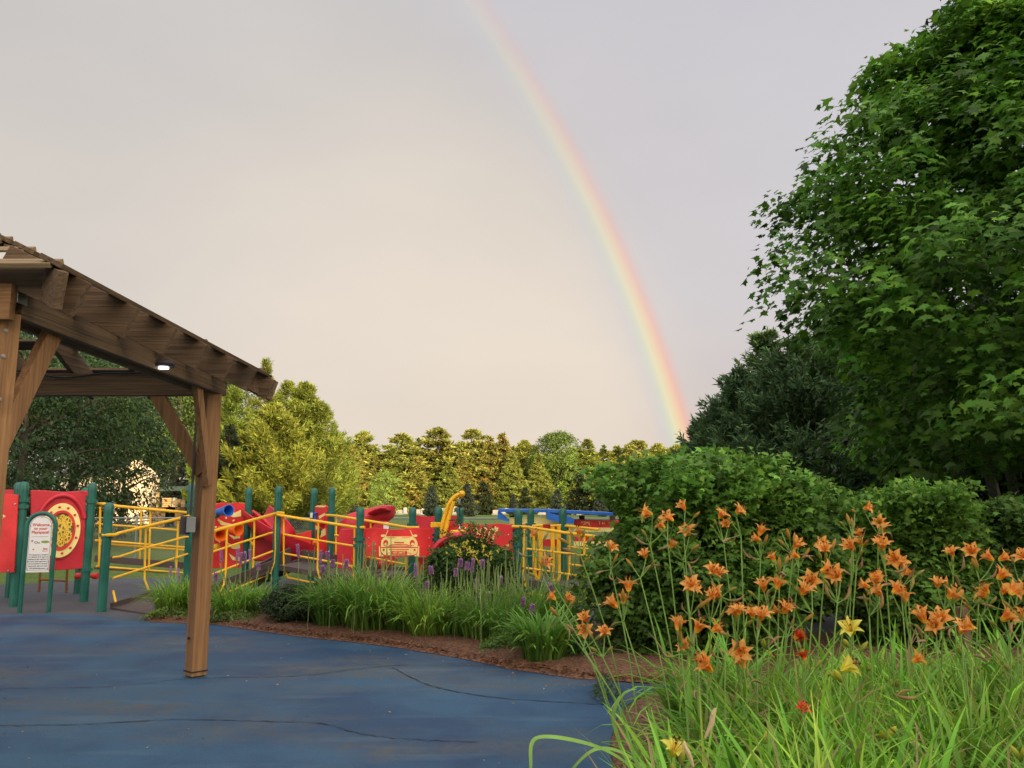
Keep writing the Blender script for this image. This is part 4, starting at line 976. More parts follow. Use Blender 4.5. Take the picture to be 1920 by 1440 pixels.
# ---- swinging seat: yellow mast arms, cable, disc; red hood
Yc = 13.55
mb = MB(); mb.tube(smooth_curve([tuple(at(*q)) for q in [(828, 1008, Yc), (829, 985, Yc), (836, 962, Yc), (843, 943, Yc), (853, 931, Yc), (861, 927, Yc)]], 5), .034, 12); mb.lathe(at(866, 926, Yc), [(0, -.06), (.045, -.035), (.058, 0), (.045, .035), (0, .06)], 16, (0, -1, 0)); arm = mb.build('mast_arm', M['yellow'], play, smooth=True)
mb = MB(); mb.tube(smooth_curve([tuple(at(*q)) for q in [(833, 1008, Yc - .1), (838, 985, Yc - .1), (845, 960, Yc - .1), (851, 940, Yc - .1)]], 5), .030, 12); mb.build('brace_arm', M['yellow'], arm, smooth=True)
mb = MB(); uvc, wc, Uc, Nc = plane_map((0, Yc), (1, Yc)); plate(mb, wc, [uvc(*q) for q in [(829, 1008), (831, 985), (838, 962), (845, 946), (850, 942), (846, 962), (838, 985), (834, 1008)]], -.006, .006); mb.build('web_plate', M['yellow'], arm)
mb = MB(); mb.box(at(817, 984, Yc + .1), (.17, .05, .085)); mb.build('clamp', M['yellow'], arm, bevel=.01)
mb = MB()
for q in ((841, 972), (837, 982), (833, 995), (838, 985)): mb.lathe(at(q[0], q[1], Yc - .03), [(.008, 0), (.008, .02)], 8, (0, -1, 0))
mb.build('rivets', M['darkbox'], arm)
ya = 1.0
mb = MB(); mb.tube([at(861, 938, Yc), at(862, 960, Yc), at(862, 980, Yc)], .011, 8); mb.build('cable', M['dark'], arm, smooth=True)
mb = MB(); mb.lathe(at(861.5, 941, Yc), [(.0, -.05), (.02, -.04), (.02, .04), (0, .05)], 10); mb.lathe(at(862, 986, Yc), [(.035, -.05), (.02, -.03), (.014, .05), (0, .06)], 12); mb.build('fitting', M['steel'], arm, smooth=True)
mb = MB(); mb.lathe(at(861, 1000, Yc), [(0, -.06), (.12, -.055), (.155, -.02), (.155, .04), (.13, .055), (0, .06)], 24); mb.build('disc_seat', M['yellow'], arm, smooth=True)
rings = []
for i in range(13):
    t = math.pi * i / 12; px_ = 866 - 56 * math.cos(t); py_ = 1052 - 50 * math.sin(t)
    c_ = at(px_, py_, Yc); rad_ = Vector((-math.cos(t), 0, math.sin(t)))
    rings.append((c_, rad_ * .055, Vector((0, .32, 0))))
loft('tunnel_hood', [(at(812, 1108, Yc), Vector((-.055, 0, 0)), Vector((0, .32, 0)))] + rings + [(at(922, 1108, Yc), Vector((.055, 0, 0)), Vector((0, .32, 0)))], 'red2')

# ================================================================== BLUE-ROOFED PLAY HOUSES
ph = empty('playhouse', (1.0, 18.5, 0), 'low yellow and red playhouses with blue angled roofs behind the yellow gate bars', 'playhouse')
def roofed(px0, px1, py0, py1, Y0, nm):
    A = at(px0, py0, Y0); B = at(px1, py1, Y0); o_ = Vector((.0, 1.6, 0))
    mb = MB(); t = .07
    # flat top with boxed eaves: front face opening towards us, underside visible
    q = [A, B, B + o_, A + o_]; mb.add(q + [p + Vector((0, 0, t)) for p in q], [[3, 2, 1, 0], [4, 5, 6, 7], [0, 1, 5, 4], [1, 2, 6, 5], [2, 3, 7, 6], [3, 0, 4, 7]])
    r_ = mb.build('roof', M['blue'], ph, bevel=.008); return A, B, r_
A, B, r_ = roofed(934, 1026, 960, 961, 18.2, 'a')
uv, w, U, N = plane_map((A.x, 18.2), (B.x, 18.2))
mb = MB(); plate(mb, w, [uv(*q) for q in [(933, 959), (936, 959), (955, 977), (952, 978), (933, 973)]], -.9, -.02); mb.build('roof_cheek', M['blue'], r_)
C_, D_, r2_ = roofed(1026, 1150, 961, 967, 17.6, 'b')
uv, w, U, N = plane_map((C_.x, 17.6), (D_.x, 17.6))
mb = MB(); plate(mb, w, [uv(*q) for q in [(1025, 961), (1032, 962), (1049, 966), (1050, 979), (1040, 978), (1026, 974)]], -.5, -.01); plate(mb, w, [uv(*q) for q in [(1062, 966), (1078, 973), (1076, 982), (1060, 981)]], -.4, -.02); mb.build('roof_cheek', M['blue'], r2_)
uv, w, U, N = plane_map((A.x, 18.4), (B.x, 18.4))
for nm, pl, mt in (('fascia', [(955, 970), (1050, 970), (1050, 983), (955, 983)], 'cream'), ('wall', [(955, 983.2), (1062, 983.2), (1062, 992), (955, 992)], 'red'), ('wall', [(1000, 992.2), (1058, 992.2), (1058, 1011), (1000, 1011)], 'cream'), ('wall', [(1018, 1011.2), (1050, 1011.2), (1050, 1025), (1018, 1025)], 'red')):
    mb = MB(); plate(mb, w, [uv(*q) for q in pl], -.05, 0); mb.build(nm, M[mt], ph)
uv, w, U, N = plane_map((C_.x, 17.9), (D_.x, 17.9))
ow = None
for pl, mt in (([(1076, 974), (1170, 976), (1170, 989), (1076, 989)], 'red'), ([(1076, 989.2), (1170, 989.2), (1170, 997), (1076, 997)], 'cream'), ([(1076, 1007), (1170, 1008), (1170, 1015), (1076, 1015)], 'red'), ([(1076, 1015.2), (1170, 1015.2), (1170, 1024), (1076, 1024)], 'cream')):
    mb = MB(); plate(mb, w, [uv(*q) for q in pl], -.05, 0); o_ = mb.build('wall', M[mt], ph); ow = ow or o_
q = uv(1098, 981); lettering('lettering', '*2M(', w, U, N, q[0], q[1], .10, M['cream'], ow, .004); q = uv(1128, 981); lettering('lettering', 'T H', w, U, N, q[0], q[1], .09, M['cream'], ow, .004)
for px_ in (960, 1092, 1150):
    p = at(px_, 1060, 18.6); mb = MB(); mb.box((p.x, p.y, .62), (.12, .12, 1.24)); mb.build('post', M['woodz'], ph, bevel=.005)

# ================================================================== CHAIN LINK FENCE
FY = 22.5
fz = at(700, 974, FY).z
fence = empty('chain_link_fence', (0, FY, 0), 'grey chain link fence crossing the lawn behind the playground', 'fence')
mb = MB(); mb.tube([(-16.5, FY, fz + .05), (18, FY, fz)], .022, 8); mb.build('top_rail', M['rail'], fence, smooth=True)
for i in range(13):
    x = -16 + i * 2.8; mb = MB(); mb.tube([(x, FY, -.1), (x, FY, fz + .06)], .026, 8); mb.lathe((x, FY, fz + .05), [(.035, 0), (.03, .04), (0, .06)], 10); mb.build('fence_post', M['rail'], fence, smooth=True)
V = []; Fq = []; s = .075; hh = fz; x = -16.5 - hh
while x < 18 + hh:
    for sg in (1, -1):
        a = np.array([x, FY, .02]); b_ = np.array([x + sg * hh, FY, hh])
        if b_[0] < -16.5 or b_[0] > 18 or a[0] < -16.5 or a[0] > 18: continue
        o1 = np.array([.0035, 0, 0]); o2 = np.array([0, .0035, 0]); k0 = len(V)
        V += [a - o1, a + o1, b_ + o1, b_ - o1]; Fq += [[k0, k0 + 1, k0 + 2, k0 + 3]]
    x += s
np_mesh('wire_mesh', np.array(V) - np.array([0, FY, 0]), np.array(Fq), len(Fq), None, M['rail'], fence)
M['darkbark'] = wood('dark_bark', (.010, .008, .007), (.035, .028, .022), 2)
# ================================================================== FAR TREES
GOLD = (.26, .23, .035); GOLD2 = (.22, .17, .04); OLIVE = (.15, .16, .03); BRIGHT = (.14, .24, .03); DKSP = (.035, .06, .038); BRN = (.20, .11, .03)
def copy_tree(o, name=None):
    c = o.copy(); COL.objects.link(c)
    for ch in list(o.children):
        d = ch.copy(); COL.objects.link(d); d.parent = c
    return c
FYD = 135.0
protos = {}
def proto(kind):
    if kind in protos: return protos[kind]
    L = (0, 0, 0)
    if kind == 'pine': o = conifer('pine_tree', L, 13, 5.2, 30000, 21, (.42, .42, .13), elem=.42, nb=200, lmin=.8, start=.03, prof=lambda t: (1 - t) ** .75 * 1.05 + .03, up=.08, tipup=.2, trunk='barklit', wid=1.2, inner=.72)
    if kind == 'pine2': o = conifer('pine_tree', L, 13, 5.0, 27000, 22, (.44, .42, .14), elem=.42, nb=110, start=.04, prof=lambda t: (1 - t) ** .62 * .95 + .05, up=.04, tipup=.12, trunk='barklit', wid=1.2, inner=.7)
    if kind == 'spruce': o = conifer('spruce_tree', L, 13, 4.9, 30000, 23, (.36, .38, .11), elem=.36, nb=240, lmin=.85, start=.03, prof=lambda t: (1 - t) ** .95 + .015, up=-.15, tipup=.15, wid=1.2, inner=.68)
    if kind == 'spruce2': o = conifer('spruce_tree', L, 13, 4.5, 30000, 24, (.42, .37, .12), elem=.36, nb=220, lmin=.8, start=.03, prof=lambda t: (1 - t) ** .85 + .02, up=-.3, tipup=.1, wid=1.2, inner=.65, dead=.08)
    if kind == 'narrow': o = conifer('spruce_tree', L, 13, 2.6, 8500, 25, (.27, .33, .09), elem=.34, nb=80, start=.03, prof=lambda t: (1 - t) ** .9 + .04, up=-.1, tipup=.1, wid=1.5)
    if kind == 'oak': o = broadleaf('broadleaf_tree', L, 13, 4.0, 26, (.19, .27, .055), leaf=.38, ncl=620, per=34, zlow=.06, sh=.95, tmpl=T_LEAF)
    if kind == 'small': o = broadleaf('broadleaf_tree', L, 13, 6.4, 27, (.24, .34, .06), leaf=.6, ncl=170, per=30, zlow=.08, sh=1.3)
    if kind == 'dark': o = conifer('spruce_tree', L, 6, 2.4, 9000, 28, (.075, .10, .075), elem=.26, nb=110, start=.02, prof=lambda t: (1 - t) ** .65 + .03, up=.05, tipup=.2, wid=1.6)
    if kind == 'black': o = conifer('spruce_tree', L, 9, 3.6, 9000, 29, (.06, .08, .035), elem=.42, nb=80, start=.02, prof=lambda t: (1 - t) ** .6 + .05, up=.0, tipup=.1, wid=1.6)
    protos[kind] = o; o['used'] = 0; return o
def far(kind, px, ptop, Y, wscale=1.0, label='', rz=None, group='trees lining the far side of the cemetery'):
    p0 = proto(kind); H = 13 if kind not in ('dark', 'black') else (6 if kind == 'dark' else 9)
    o = p0 if not p0['used'] else copy_tree(p0); p0['used'] = 1
    p = at(px, ptop, Y); s = p.z / (H * 1.0); o.location = (p.x, Y, 0); o.scale = (s * wscale * (1.28 if kind in ('pine', 'pine2', 'spruce', 'spruce2', 'narrow') else 1.0), s * wscale * (1.28 if kind in ('pine', 'pine2', 'spruce', 'spruce2', 'narrow') else 1.0), s); o.rotation_euler = (0, 0, rz if rz is not None else random.uniform(0, 6.28))
    if 'used' in o: pass
    tag(o, label, 'tree', group); return o
FT = [('pine', 648, 832, 130, 1.0, 'golden lit pine at the end of the far tree line beside the big yellow pines'),
 ('pine', 684, 812, 133, 1.1, 'rounded pine with a dead reddish side branch next to the big yellow pines'),
 ('spruce2', 665, 845, 126, 1.0, 'rusty brown spruce low in front of the rounded golden pine'),
 ('spruce2', 712, 850, 128, 1.0, 'brownish spruce in the dip between two rounded pines'),
 ('pine', 752, 816, 130, 1.3, 'broad bushy golden pine behind the small bright maple'),
 ('spruce', 735, 842, 127, 1.1, 'olive spruce leaning against the broad bushy pine'),
 ('spruce2', 780, 858, 126, 1.0, 'dull brown spruce under the flat topped pine'),
 ('pine2', 822, 806, 132, 1.25, 'tall flat topped pine with pale bare trunk showing'),
 ('narrow', 783, 822, 138, 1.0, 'thin dark spruce peeping up beside the flat topped pine'),
 ('spruce', 842, 868, 125, 1.2, 'olive spruce low between the flat topped pine and the yellow mast arm'),
 ('pine2', 884, 808, 131, 1.15, 'pine with long level branches straight above the yellow mast arm'),
 ('spruce2', 868, 850, 127, 1.0, 'brown tinged spruce directly behind the tip of the yellow mast arm'),
 ('spruce2', 918, 818, 129, .95, 'slim brown spruce with twin pointed neighbours'),
 ('spruce2', 941, 813, 128, 1.0, 'rust topped spruce beside the slim brown one'),
 ('spruce', 960, 850, 125, 1.0, 'dense brownish spruce below the rust topped one'),
 ('pine', 984, 828, 133, .95, 'pale pine standing left of the round green broadleaf'),
 ('spruce', 1009, 852, 126, .9, 'yellow olive spruce of neat cone shape before the round green tree'),
 ('oak', 1045, 809, 130, 1.0, 'round bright green broadleaf tree, tallest of the far line'),
 ('spruce', 1101, 825, 130, 1.15, 'pointed spire shaped spruce right of the round green tree'),
 ('pine', 1075, 842, 136, 1.0, 'pine filling the gap behind the round green tree'),
 ('narrow', 1131, 835, 133, 1.0, 'needle thin spruce top right of the spire shaped spruce'),
 ('spruce', 1157, 837, 131, 1.0, 'small pointed spruce followed by a layered pine'),
 ('pine2', 1180, 835, 129, .9, 'reddish pine showing bare orange stems'),
 ('pine2', 1196, 828, 132, 1.1, 'pine with flat layered tiers of branches'),
 ('pine', 1235, 834, 131, 1.0, 'rounded pine above the yellow green shrub'),
 ('pine', 1270, 836, 133, 1.0, 'pale pine touching the foot of the rainbow'),
 ('pine', 1310, 838, 131, 1.0, 'pale pine half hidden by the dark pines on the right'),
 ('small', 724, 884, 108, .75, 'small bright green maple with shaded skirt in front of the far trees'),
 ('small', 1238, 876, 100, .60, 'yellow green round tree peeping above the lobed shrub'),
 ('black', 1125, 876, 112, 1.2, 'shadowy dark spruce behind the blue roof'),
 ('black', 1160, 892, 110, 1.1, 'low black green spruce mass beside the lobed shrub'),
 ('black', 1085, 890, 114, 1.0, 'shaded spruce under the round green broadleaf tree'),
 ('black', 905, 905, 114, 1.2, 'dark shaded spruce between two blue grey ones beside the mast arm'),
 ('black', 1200, 900, 112, 1.1, 'dark spruce under the flat tiered pine'),
 ('black', 985, 915, 116, 1.0, 'dark undergrowth spruce beneath the olive cone spruce'),
 ('dark', 665, 924, 104, .75, 'little dark spruce behind the first row of headstones near the red slide'),
 ('dark', 810, 913, 96, .95, 'blue grey spruce standing left of the yellow mast arm'),
 ('dark', 876, 908, 98, .95, 'blue grey spruce standing right of the yellow mast arm'),
 ('dark', 962, 928, 104, .85, 'small blue spruce above the left end of the blue roof'),
 ('dark', 1045, 918, 104, 1.0, 'round topped grey green spruce behind the headstones over the blue roof'),
 ('dark', 1125, 924, 96, .95, 'small dark blue spruce just left of the big lobed shrub')]
for k_, px, pt, Y, ws, lb in FT: far(k_, px, pt, Y, ws, lb)
# filler rank behind
for i, px in enumerate(range(620, 1335, 20)):
    far(('pine', 'spruce2', 'pine2', 'spruce')[i % 4], px, 836 + (i * 37 % 19), 144, 1.25, 'back rank evergreen showing only as dull tips behind the far tree line', group='back rank evergreens behind the far tree line')

# ================================================================== GOLDEN PINES AND LEFT WOODS
def pine_at(px, ptop, Y, r, N, seed, col, lab, **kw):
    p = at(px, ptop, Y); g_ = kw.pop('group', None)
    return conifer('pine_tree', (p.x, Y, 0), p.z, r, N, seed, col, label=lab, group=g_, **kw)
feather = dict(start=.03, up=.38, tipup=.30, prof=lambda t: min(1, (1 - t) ** .78 * 1.2), inner=.55, wid=.6, nb=150, spread=.2)
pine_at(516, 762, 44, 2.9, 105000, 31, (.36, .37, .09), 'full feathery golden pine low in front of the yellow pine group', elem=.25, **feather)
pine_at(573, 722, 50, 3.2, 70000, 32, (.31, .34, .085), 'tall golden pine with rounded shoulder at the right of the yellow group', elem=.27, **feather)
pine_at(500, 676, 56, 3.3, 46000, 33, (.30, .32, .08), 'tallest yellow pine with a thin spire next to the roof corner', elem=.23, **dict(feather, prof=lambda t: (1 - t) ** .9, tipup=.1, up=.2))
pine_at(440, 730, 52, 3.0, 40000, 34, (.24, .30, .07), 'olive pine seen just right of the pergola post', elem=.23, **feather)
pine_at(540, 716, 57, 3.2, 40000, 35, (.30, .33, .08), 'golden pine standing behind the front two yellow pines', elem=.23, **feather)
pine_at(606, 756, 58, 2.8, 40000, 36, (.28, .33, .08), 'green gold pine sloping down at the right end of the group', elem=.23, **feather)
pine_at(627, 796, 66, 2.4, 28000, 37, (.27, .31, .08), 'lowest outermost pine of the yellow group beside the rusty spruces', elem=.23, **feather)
pine_at(432, 800, 47, 1.6, 9000, 38, (.035, .05, .035), 'small dark blue green pine between the pergola post and the yellow pine', elem=.25, **feather)
# shadowed woods on the left
def bl(px, ptop, Y, r, seed, col, lab, **kw):
    p = at(px, ptop, Y); return broadleaf(kw.pop('name', 'broadleaf_tree'), (p.x, Y, 0), p.z, r, seed, col, label=lab, **kw)
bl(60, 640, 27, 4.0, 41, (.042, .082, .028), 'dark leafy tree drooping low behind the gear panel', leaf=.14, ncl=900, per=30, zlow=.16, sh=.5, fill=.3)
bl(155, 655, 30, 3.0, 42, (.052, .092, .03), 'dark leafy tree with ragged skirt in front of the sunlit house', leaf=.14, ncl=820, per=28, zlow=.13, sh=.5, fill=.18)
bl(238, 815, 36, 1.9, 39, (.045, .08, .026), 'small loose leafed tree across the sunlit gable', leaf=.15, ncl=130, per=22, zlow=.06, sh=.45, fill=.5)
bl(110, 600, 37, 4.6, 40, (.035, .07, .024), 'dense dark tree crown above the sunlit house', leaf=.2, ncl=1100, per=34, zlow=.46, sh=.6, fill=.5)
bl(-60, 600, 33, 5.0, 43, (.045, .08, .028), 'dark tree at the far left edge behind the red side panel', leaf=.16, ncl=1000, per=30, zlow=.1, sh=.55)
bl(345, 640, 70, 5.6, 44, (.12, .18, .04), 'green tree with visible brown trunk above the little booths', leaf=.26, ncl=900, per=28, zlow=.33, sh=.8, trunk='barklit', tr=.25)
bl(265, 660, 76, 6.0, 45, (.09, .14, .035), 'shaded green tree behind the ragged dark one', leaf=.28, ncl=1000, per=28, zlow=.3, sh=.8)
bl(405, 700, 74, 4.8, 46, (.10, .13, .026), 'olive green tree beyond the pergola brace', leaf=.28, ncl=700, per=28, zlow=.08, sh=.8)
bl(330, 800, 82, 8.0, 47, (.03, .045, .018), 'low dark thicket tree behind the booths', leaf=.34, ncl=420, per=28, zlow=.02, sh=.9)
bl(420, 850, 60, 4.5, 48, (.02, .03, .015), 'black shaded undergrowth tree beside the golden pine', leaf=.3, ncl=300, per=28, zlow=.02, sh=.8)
# sunlit house glimpsed through leaves
hs = empty('house', at(180, 955, 62) * 1, 'cream sunlit house glimpsed through the dark tree', 'house'); hs.location.z = 0
HX0, HX1 = at(110, 900, 62).x, at(284, 900, 62).x; hz_ = at(200, 893, 62).z
m_side = painted('cream_siding', (.90, .70, .50), .7, .1, .05)
mb = MB(); mb.box(((HX0 + HX1) / 2, 62.8, hz_ / 2), (HX1 - HX0, 1.6, hz_)); mb.build('wall', m_side, hs)
mb = MB(); xm = (HX0 + HX1) / 2; pk = at(262, 862, 62).z
mb.add([(HX1 - 3.4, 61.98, hz_), (HX1, 61.98, hz_), (HX1 - 1.5, 61.98, pk), (HX1 - 3.4, 63.5, hz_), (HX1, 63.5, hz_), (HX1 - 1.5, 63.5, pk)], [[0, 1, 2], [5, 4, 3], [0, 3, 4, 1], [1, 4, 5, 2], [2, 5, 3, 0]]); mb.build('gable', m_side, hs)
mb = MB(); mb.add([(HX0 - .3, 61.7, hz_ + .02), (HX1 - 3.3, 61.7, hz_ + .02), (HX1 - 3.3, 65, hz_ + 1.0), (HX0 - .3, 65, hz_ + 1.0)], [[0, 1, 2, 3]]); mb.build('roof', M['plum'], hs)
for i in range(3):
    x = HX0 + 1.2 + i * 2.1; mb = MB(); mb.box((x, 61.99, 1.9), (.8, .06, 1.1)); wn = mb.build('window', M['darkbox'], hs); mb = MB(); mb.box((x, 61.97, 1.3), (1.0, .1, .07)); mb.build('sill', M['white'], wn)
# little booths at the field edge
def booth(px0, px1, ptop, Y, lab):
    A = at(px0, 955, Y); B = at(px1, 955, Y); zt = at(px0, ptop, Y).z; b0 = empty('park_booth', ((A.x + B.x) / 2, Y, 0), lab, 'booth', 'booths at the field edge'); W = B.x - A.x
    mb = MB(); mb.add([(A.x - .3, Y - .6, zt - .35), (B.x + .3, Y - .6, zt - .35), (B.x + .3, Y + 2.6, zt - .35), (A.x - .3, Y + 2.6, zt - .35), (A.x + .2, Y + 1, zt), (B.x - .2, Y + 1, zt)], [[0, 1, 5, 4], [2, 3, 4, 5], [1, 2, 5], [3, 0, 4], [3, 2, 1, 0]]); mb.build('roof', painted('booth_roof', (.10, .14, .09), .7), b0)
    for x in (A.x, B.x):
        for y in (Y - .3, Y + 2): mb = MB(); mb.box((x, y, (zt - .35) / 2), (.14, .14, zt - .35)); mb.build('post', painted('booth_post', (.40, .26, .10), .7), b0)
    mb = MB(); mb.box(((A.x + B.x) / 2, Y + 1.9, (zt - .4) * .45), (W * .9, .08, (zt - .4) * .7)); mb.build('back_board', M['white'], b0); mb = MB(); zc = at(320, 951, 54).z; mb.box(((A.x + B.x) / 2, 54 , zc / 2), (W * .96, .9, zc)); mb.build('counter', M['woodx'], b0)
    return b0, A, B, zt
b0, A, B, zt = booth(299, 346, 911, 55, 'low green roofed booth with timber posts beyond the yellow rails')
booth(349, 385, 905, 57, 'taller pale roofed booth half hidden behind the pergola post')
for i, (px, wv, hv, cl) in enumerate([(316, .62, .62, (.62, .36, .16)), (335, .50, .50, (.62, .42, .20)), (326, .26, .62, (.65, .66, .70)), (343, .5, .45, (.60, .38, .18))]):
    p = at(px, 950, 54); mb = MB(); t_ = empty('stacked_crate', (p.x, 54, 0), ['orange wooden crate at the left end of the low booth', 'pale slatted crate at the middle of the low booth', 'narrow light grey box between two wooden crates', 'wooden crate at the right end of the low booth'][i], 'crate')
    zq = at(320, 951, 54).z + .004; t_.location.z = 0
    for k in range(5): mb.box((p.x, 54 - wv / 2, zq + .06 + k * hv / 5), (wv, .03, hv / 5 * .8))
    mb.build('slats', painted('crate%d' % i, cl, .7), t_); mb = MB(); mb.box((p.x, 54, zq + hv / 2), (wv * .96, wv * .9, hv * .96)); mb.build('body', M['darkbox'] if i != 2 else M['white'], t_)

# ================================================================== GRAVESTONES
gs = []
def stone_mesh(kind):
    mb = MB()
    if kind == 0: pr = [(-.42, .2), (-.42, .82), (-.36, .90), (0, .95), (.36, .90), (.42, .82), (.42, .2)]; bw = 1.1
    if kind == 1: pr = [(-.32, .2), (-.32, 1.0), (-.2, 1.12), (0, 1.17), (.2, 1.12), (.32, 1.0), (.32, .2)]; bw = .9
    if kind == 2: pr = [(-.5, .2), (-.5, .78), (.5, .78), (.5, .2)]; bw = 1.3
    if kind == 3: pr = [(-.42, .2), (-.30, .95), (-.2, 1.0), (.26, .98), (.38, .2)]; bw = 1.05
    w_ = lambda u, v, n: Vector((u, -n, v)); plate(mb, w_, pr, -.12, .12); slab = mb.build('stone', GM[kind], None, bevel=.02)
    mb = MB(); mb.box((0, 0, .1), (bw, .42, .22)); return slab, mb.build('plinth', M['greybox'], None, bevel=.015)
GM = [painted('granite_pale', (.46, .45, .46), .6), painted('granite_grey', (.32, .33, .36), .6), painted('granite_tan', (.42, .35, .31), .6), painted('marble_white', (.58, .57, .56), .6)]
GL = [('pale granite headstone', 0), ('tall grey headstone', 1), ('wide tan headstone', 2), ('leaning white headstone', 3)]
SP = [(691, 2, 'peeping left of the red slide hood'), (735, 0, 'just right of the red slide hood'), (749, 2, 'second right of the red slide hood'), (760, 1, 'third right of the red slide hood'), (785, 2, 'low between two green posts near the mast arm'), (794, 3, 'right of the short green post before the blue grey spruce'), (833, 0, 'just behind the yellow mast arm'), (853, 1, 'framed by the mast arm and its cable'),
      (897, 3, 'leftmost of the row leading to the blue roof'), (911, 2, 'second of the row leading to the blue roof'), (917, 3, 'tucked behind a tan one near the blue roof'), (930, 2, 'above the tip of the blue roof'), (940, 0, 'over the left slope of the blue roof'), (949, 0, 'second over the left slope of the blue roof'), (981, 3, 'between the two close green posts'), (988, 1, 'close beside the second green post'), (1017, 2, 'over the middle ridge of the blue roof'), (1033, 0, 'over the blue roof break'),
      (1067, 3, 'right of the third green post over the blue roof'), (1079, 3, 'among the cluster over the right blue roof'), (1096, 1, 'tallest in the cluster over the right blue roof'), (1104, 0, 'right neighbour of the tallest in the cluster'), (1088, 2, 'low one before the tallest in the cluster'), (1112, 1, 'last before the dark blue spruce')]
gp_ = {}
for i, (px, kd, wh) in enumerate(SP):
    Y = 112 + (i * 7 % 11); p = at(px, 955, Y)
    o = empty('gravestone', (p.x, Y, 0), GL[kd][0] + ' ' + wh, 'gravestone', 'headstones across the cemetery lawn', rz=random.uniform(-.25, .25))
    if kd not in gp_: gp_[kd] = stone_mesh(kd); a_, b_ = gp_[kd]
    else: a_, b_ = gp_[kd][0].copy(), gp_[kd][1].copy(); COL.objects.link(a_); COL.objects.link(b_)
    a_.parent = o; b_.parent = o; s = .85 + .2 * random.random(); o.scale = (s, s, s)

# ================================================================== RIGHT SIDE PINES AND MAPLE
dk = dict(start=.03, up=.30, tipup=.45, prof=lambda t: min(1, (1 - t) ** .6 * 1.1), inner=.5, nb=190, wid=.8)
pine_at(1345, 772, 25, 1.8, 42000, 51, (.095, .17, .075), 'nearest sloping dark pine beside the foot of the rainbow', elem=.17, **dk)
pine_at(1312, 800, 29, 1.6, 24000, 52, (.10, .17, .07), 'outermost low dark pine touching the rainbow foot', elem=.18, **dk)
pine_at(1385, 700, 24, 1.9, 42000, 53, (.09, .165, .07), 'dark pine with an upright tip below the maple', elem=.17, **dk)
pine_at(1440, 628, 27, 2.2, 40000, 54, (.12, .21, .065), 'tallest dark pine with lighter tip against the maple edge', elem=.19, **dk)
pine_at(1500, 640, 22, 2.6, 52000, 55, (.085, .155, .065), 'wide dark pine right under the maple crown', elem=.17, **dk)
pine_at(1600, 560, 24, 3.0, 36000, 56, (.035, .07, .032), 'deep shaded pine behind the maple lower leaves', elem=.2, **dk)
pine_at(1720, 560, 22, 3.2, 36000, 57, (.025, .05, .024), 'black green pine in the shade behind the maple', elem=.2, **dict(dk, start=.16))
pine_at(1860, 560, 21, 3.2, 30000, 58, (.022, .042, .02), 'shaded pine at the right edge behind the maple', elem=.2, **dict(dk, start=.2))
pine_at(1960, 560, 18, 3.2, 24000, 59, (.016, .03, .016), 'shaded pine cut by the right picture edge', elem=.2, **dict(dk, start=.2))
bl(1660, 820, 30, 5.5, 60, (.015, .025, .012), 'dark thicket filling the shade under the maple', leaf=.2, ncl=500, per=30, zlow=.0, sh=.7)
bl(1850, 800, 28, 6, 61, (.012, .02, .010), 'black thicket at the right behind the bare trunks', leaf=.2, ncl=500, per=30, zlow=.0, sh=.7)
for i, (px, Y, lean) in enumerate(((1760, 17, -.4), (1800, 18.5, -.7), (1845, 16.5, -.5), (1885, 17.5, -.3))):
    p = at(px, 960, Y); mb = MB(); mb.tube([(p.x + .5, Y, -.1), (p.x + .2, Y, 2.0), (p.x + lean * .4, Y, 4.4), (p.x + lean, Y + .2, 6.5)], [.13, .11, .08, .05], 8)
    t_ = empty('tree_trunk', (p.x + .5, Y, 0), ['slender bare trunk in the shade, nearest the lobed shrubs', 'leaning bare trunk second in the shaded group', 'thicker bare trunk third in the shaded group', 'bare trunk by the right picture edge'][i], 'tree trunk', 'bare trunks in the shade of the maple'); mb.build('trunk', M['darkbark'], t_, smooth=True)
    mb = MB(); mb.tube([(p.x + .2, Y, 2.0), (p.x + .9, Y - .2, 3.3)], [.04, .015], 6); mb.tube([(p.x, Y, 3.2), (p.x - .7, Y - .2, 4.3)], [.04, .012], 6); mb.build('limb', M['darkbark'], t_)
# maple
MX, MY = 8.6, 12.0
prof_pts = [(0, .55), (.05, .72), (.19, .95), (.34, .98), (.5, .77), (.62, .61), (.69, .47), (.79, .27), (1, .05)]
def mprof(t): return float(np.interp(t, [a for a, b in prof_pts], [b for a, b in prof_pts])) * (1 + .11 * math.sin(27 * t + .6))
HM = 11.5
def mclip(c):
    return (c[:, 0] < 3.2) & (c[:, 1] < 3.0)
broadleaf('maple_tree', (MX, MY, 0), HM, 4.0, 71, (.125, .29, .034), leaf=.145, ncl=1250, per=78, zlow=.205, prof=mprof, sh=.58, tmpl=T_MAPLE, label='large maple with drooping lobed leaves filling the right side', fill=.55, droop=.9, grad=.6, tiers=9, tr=.22, clip=mclip)

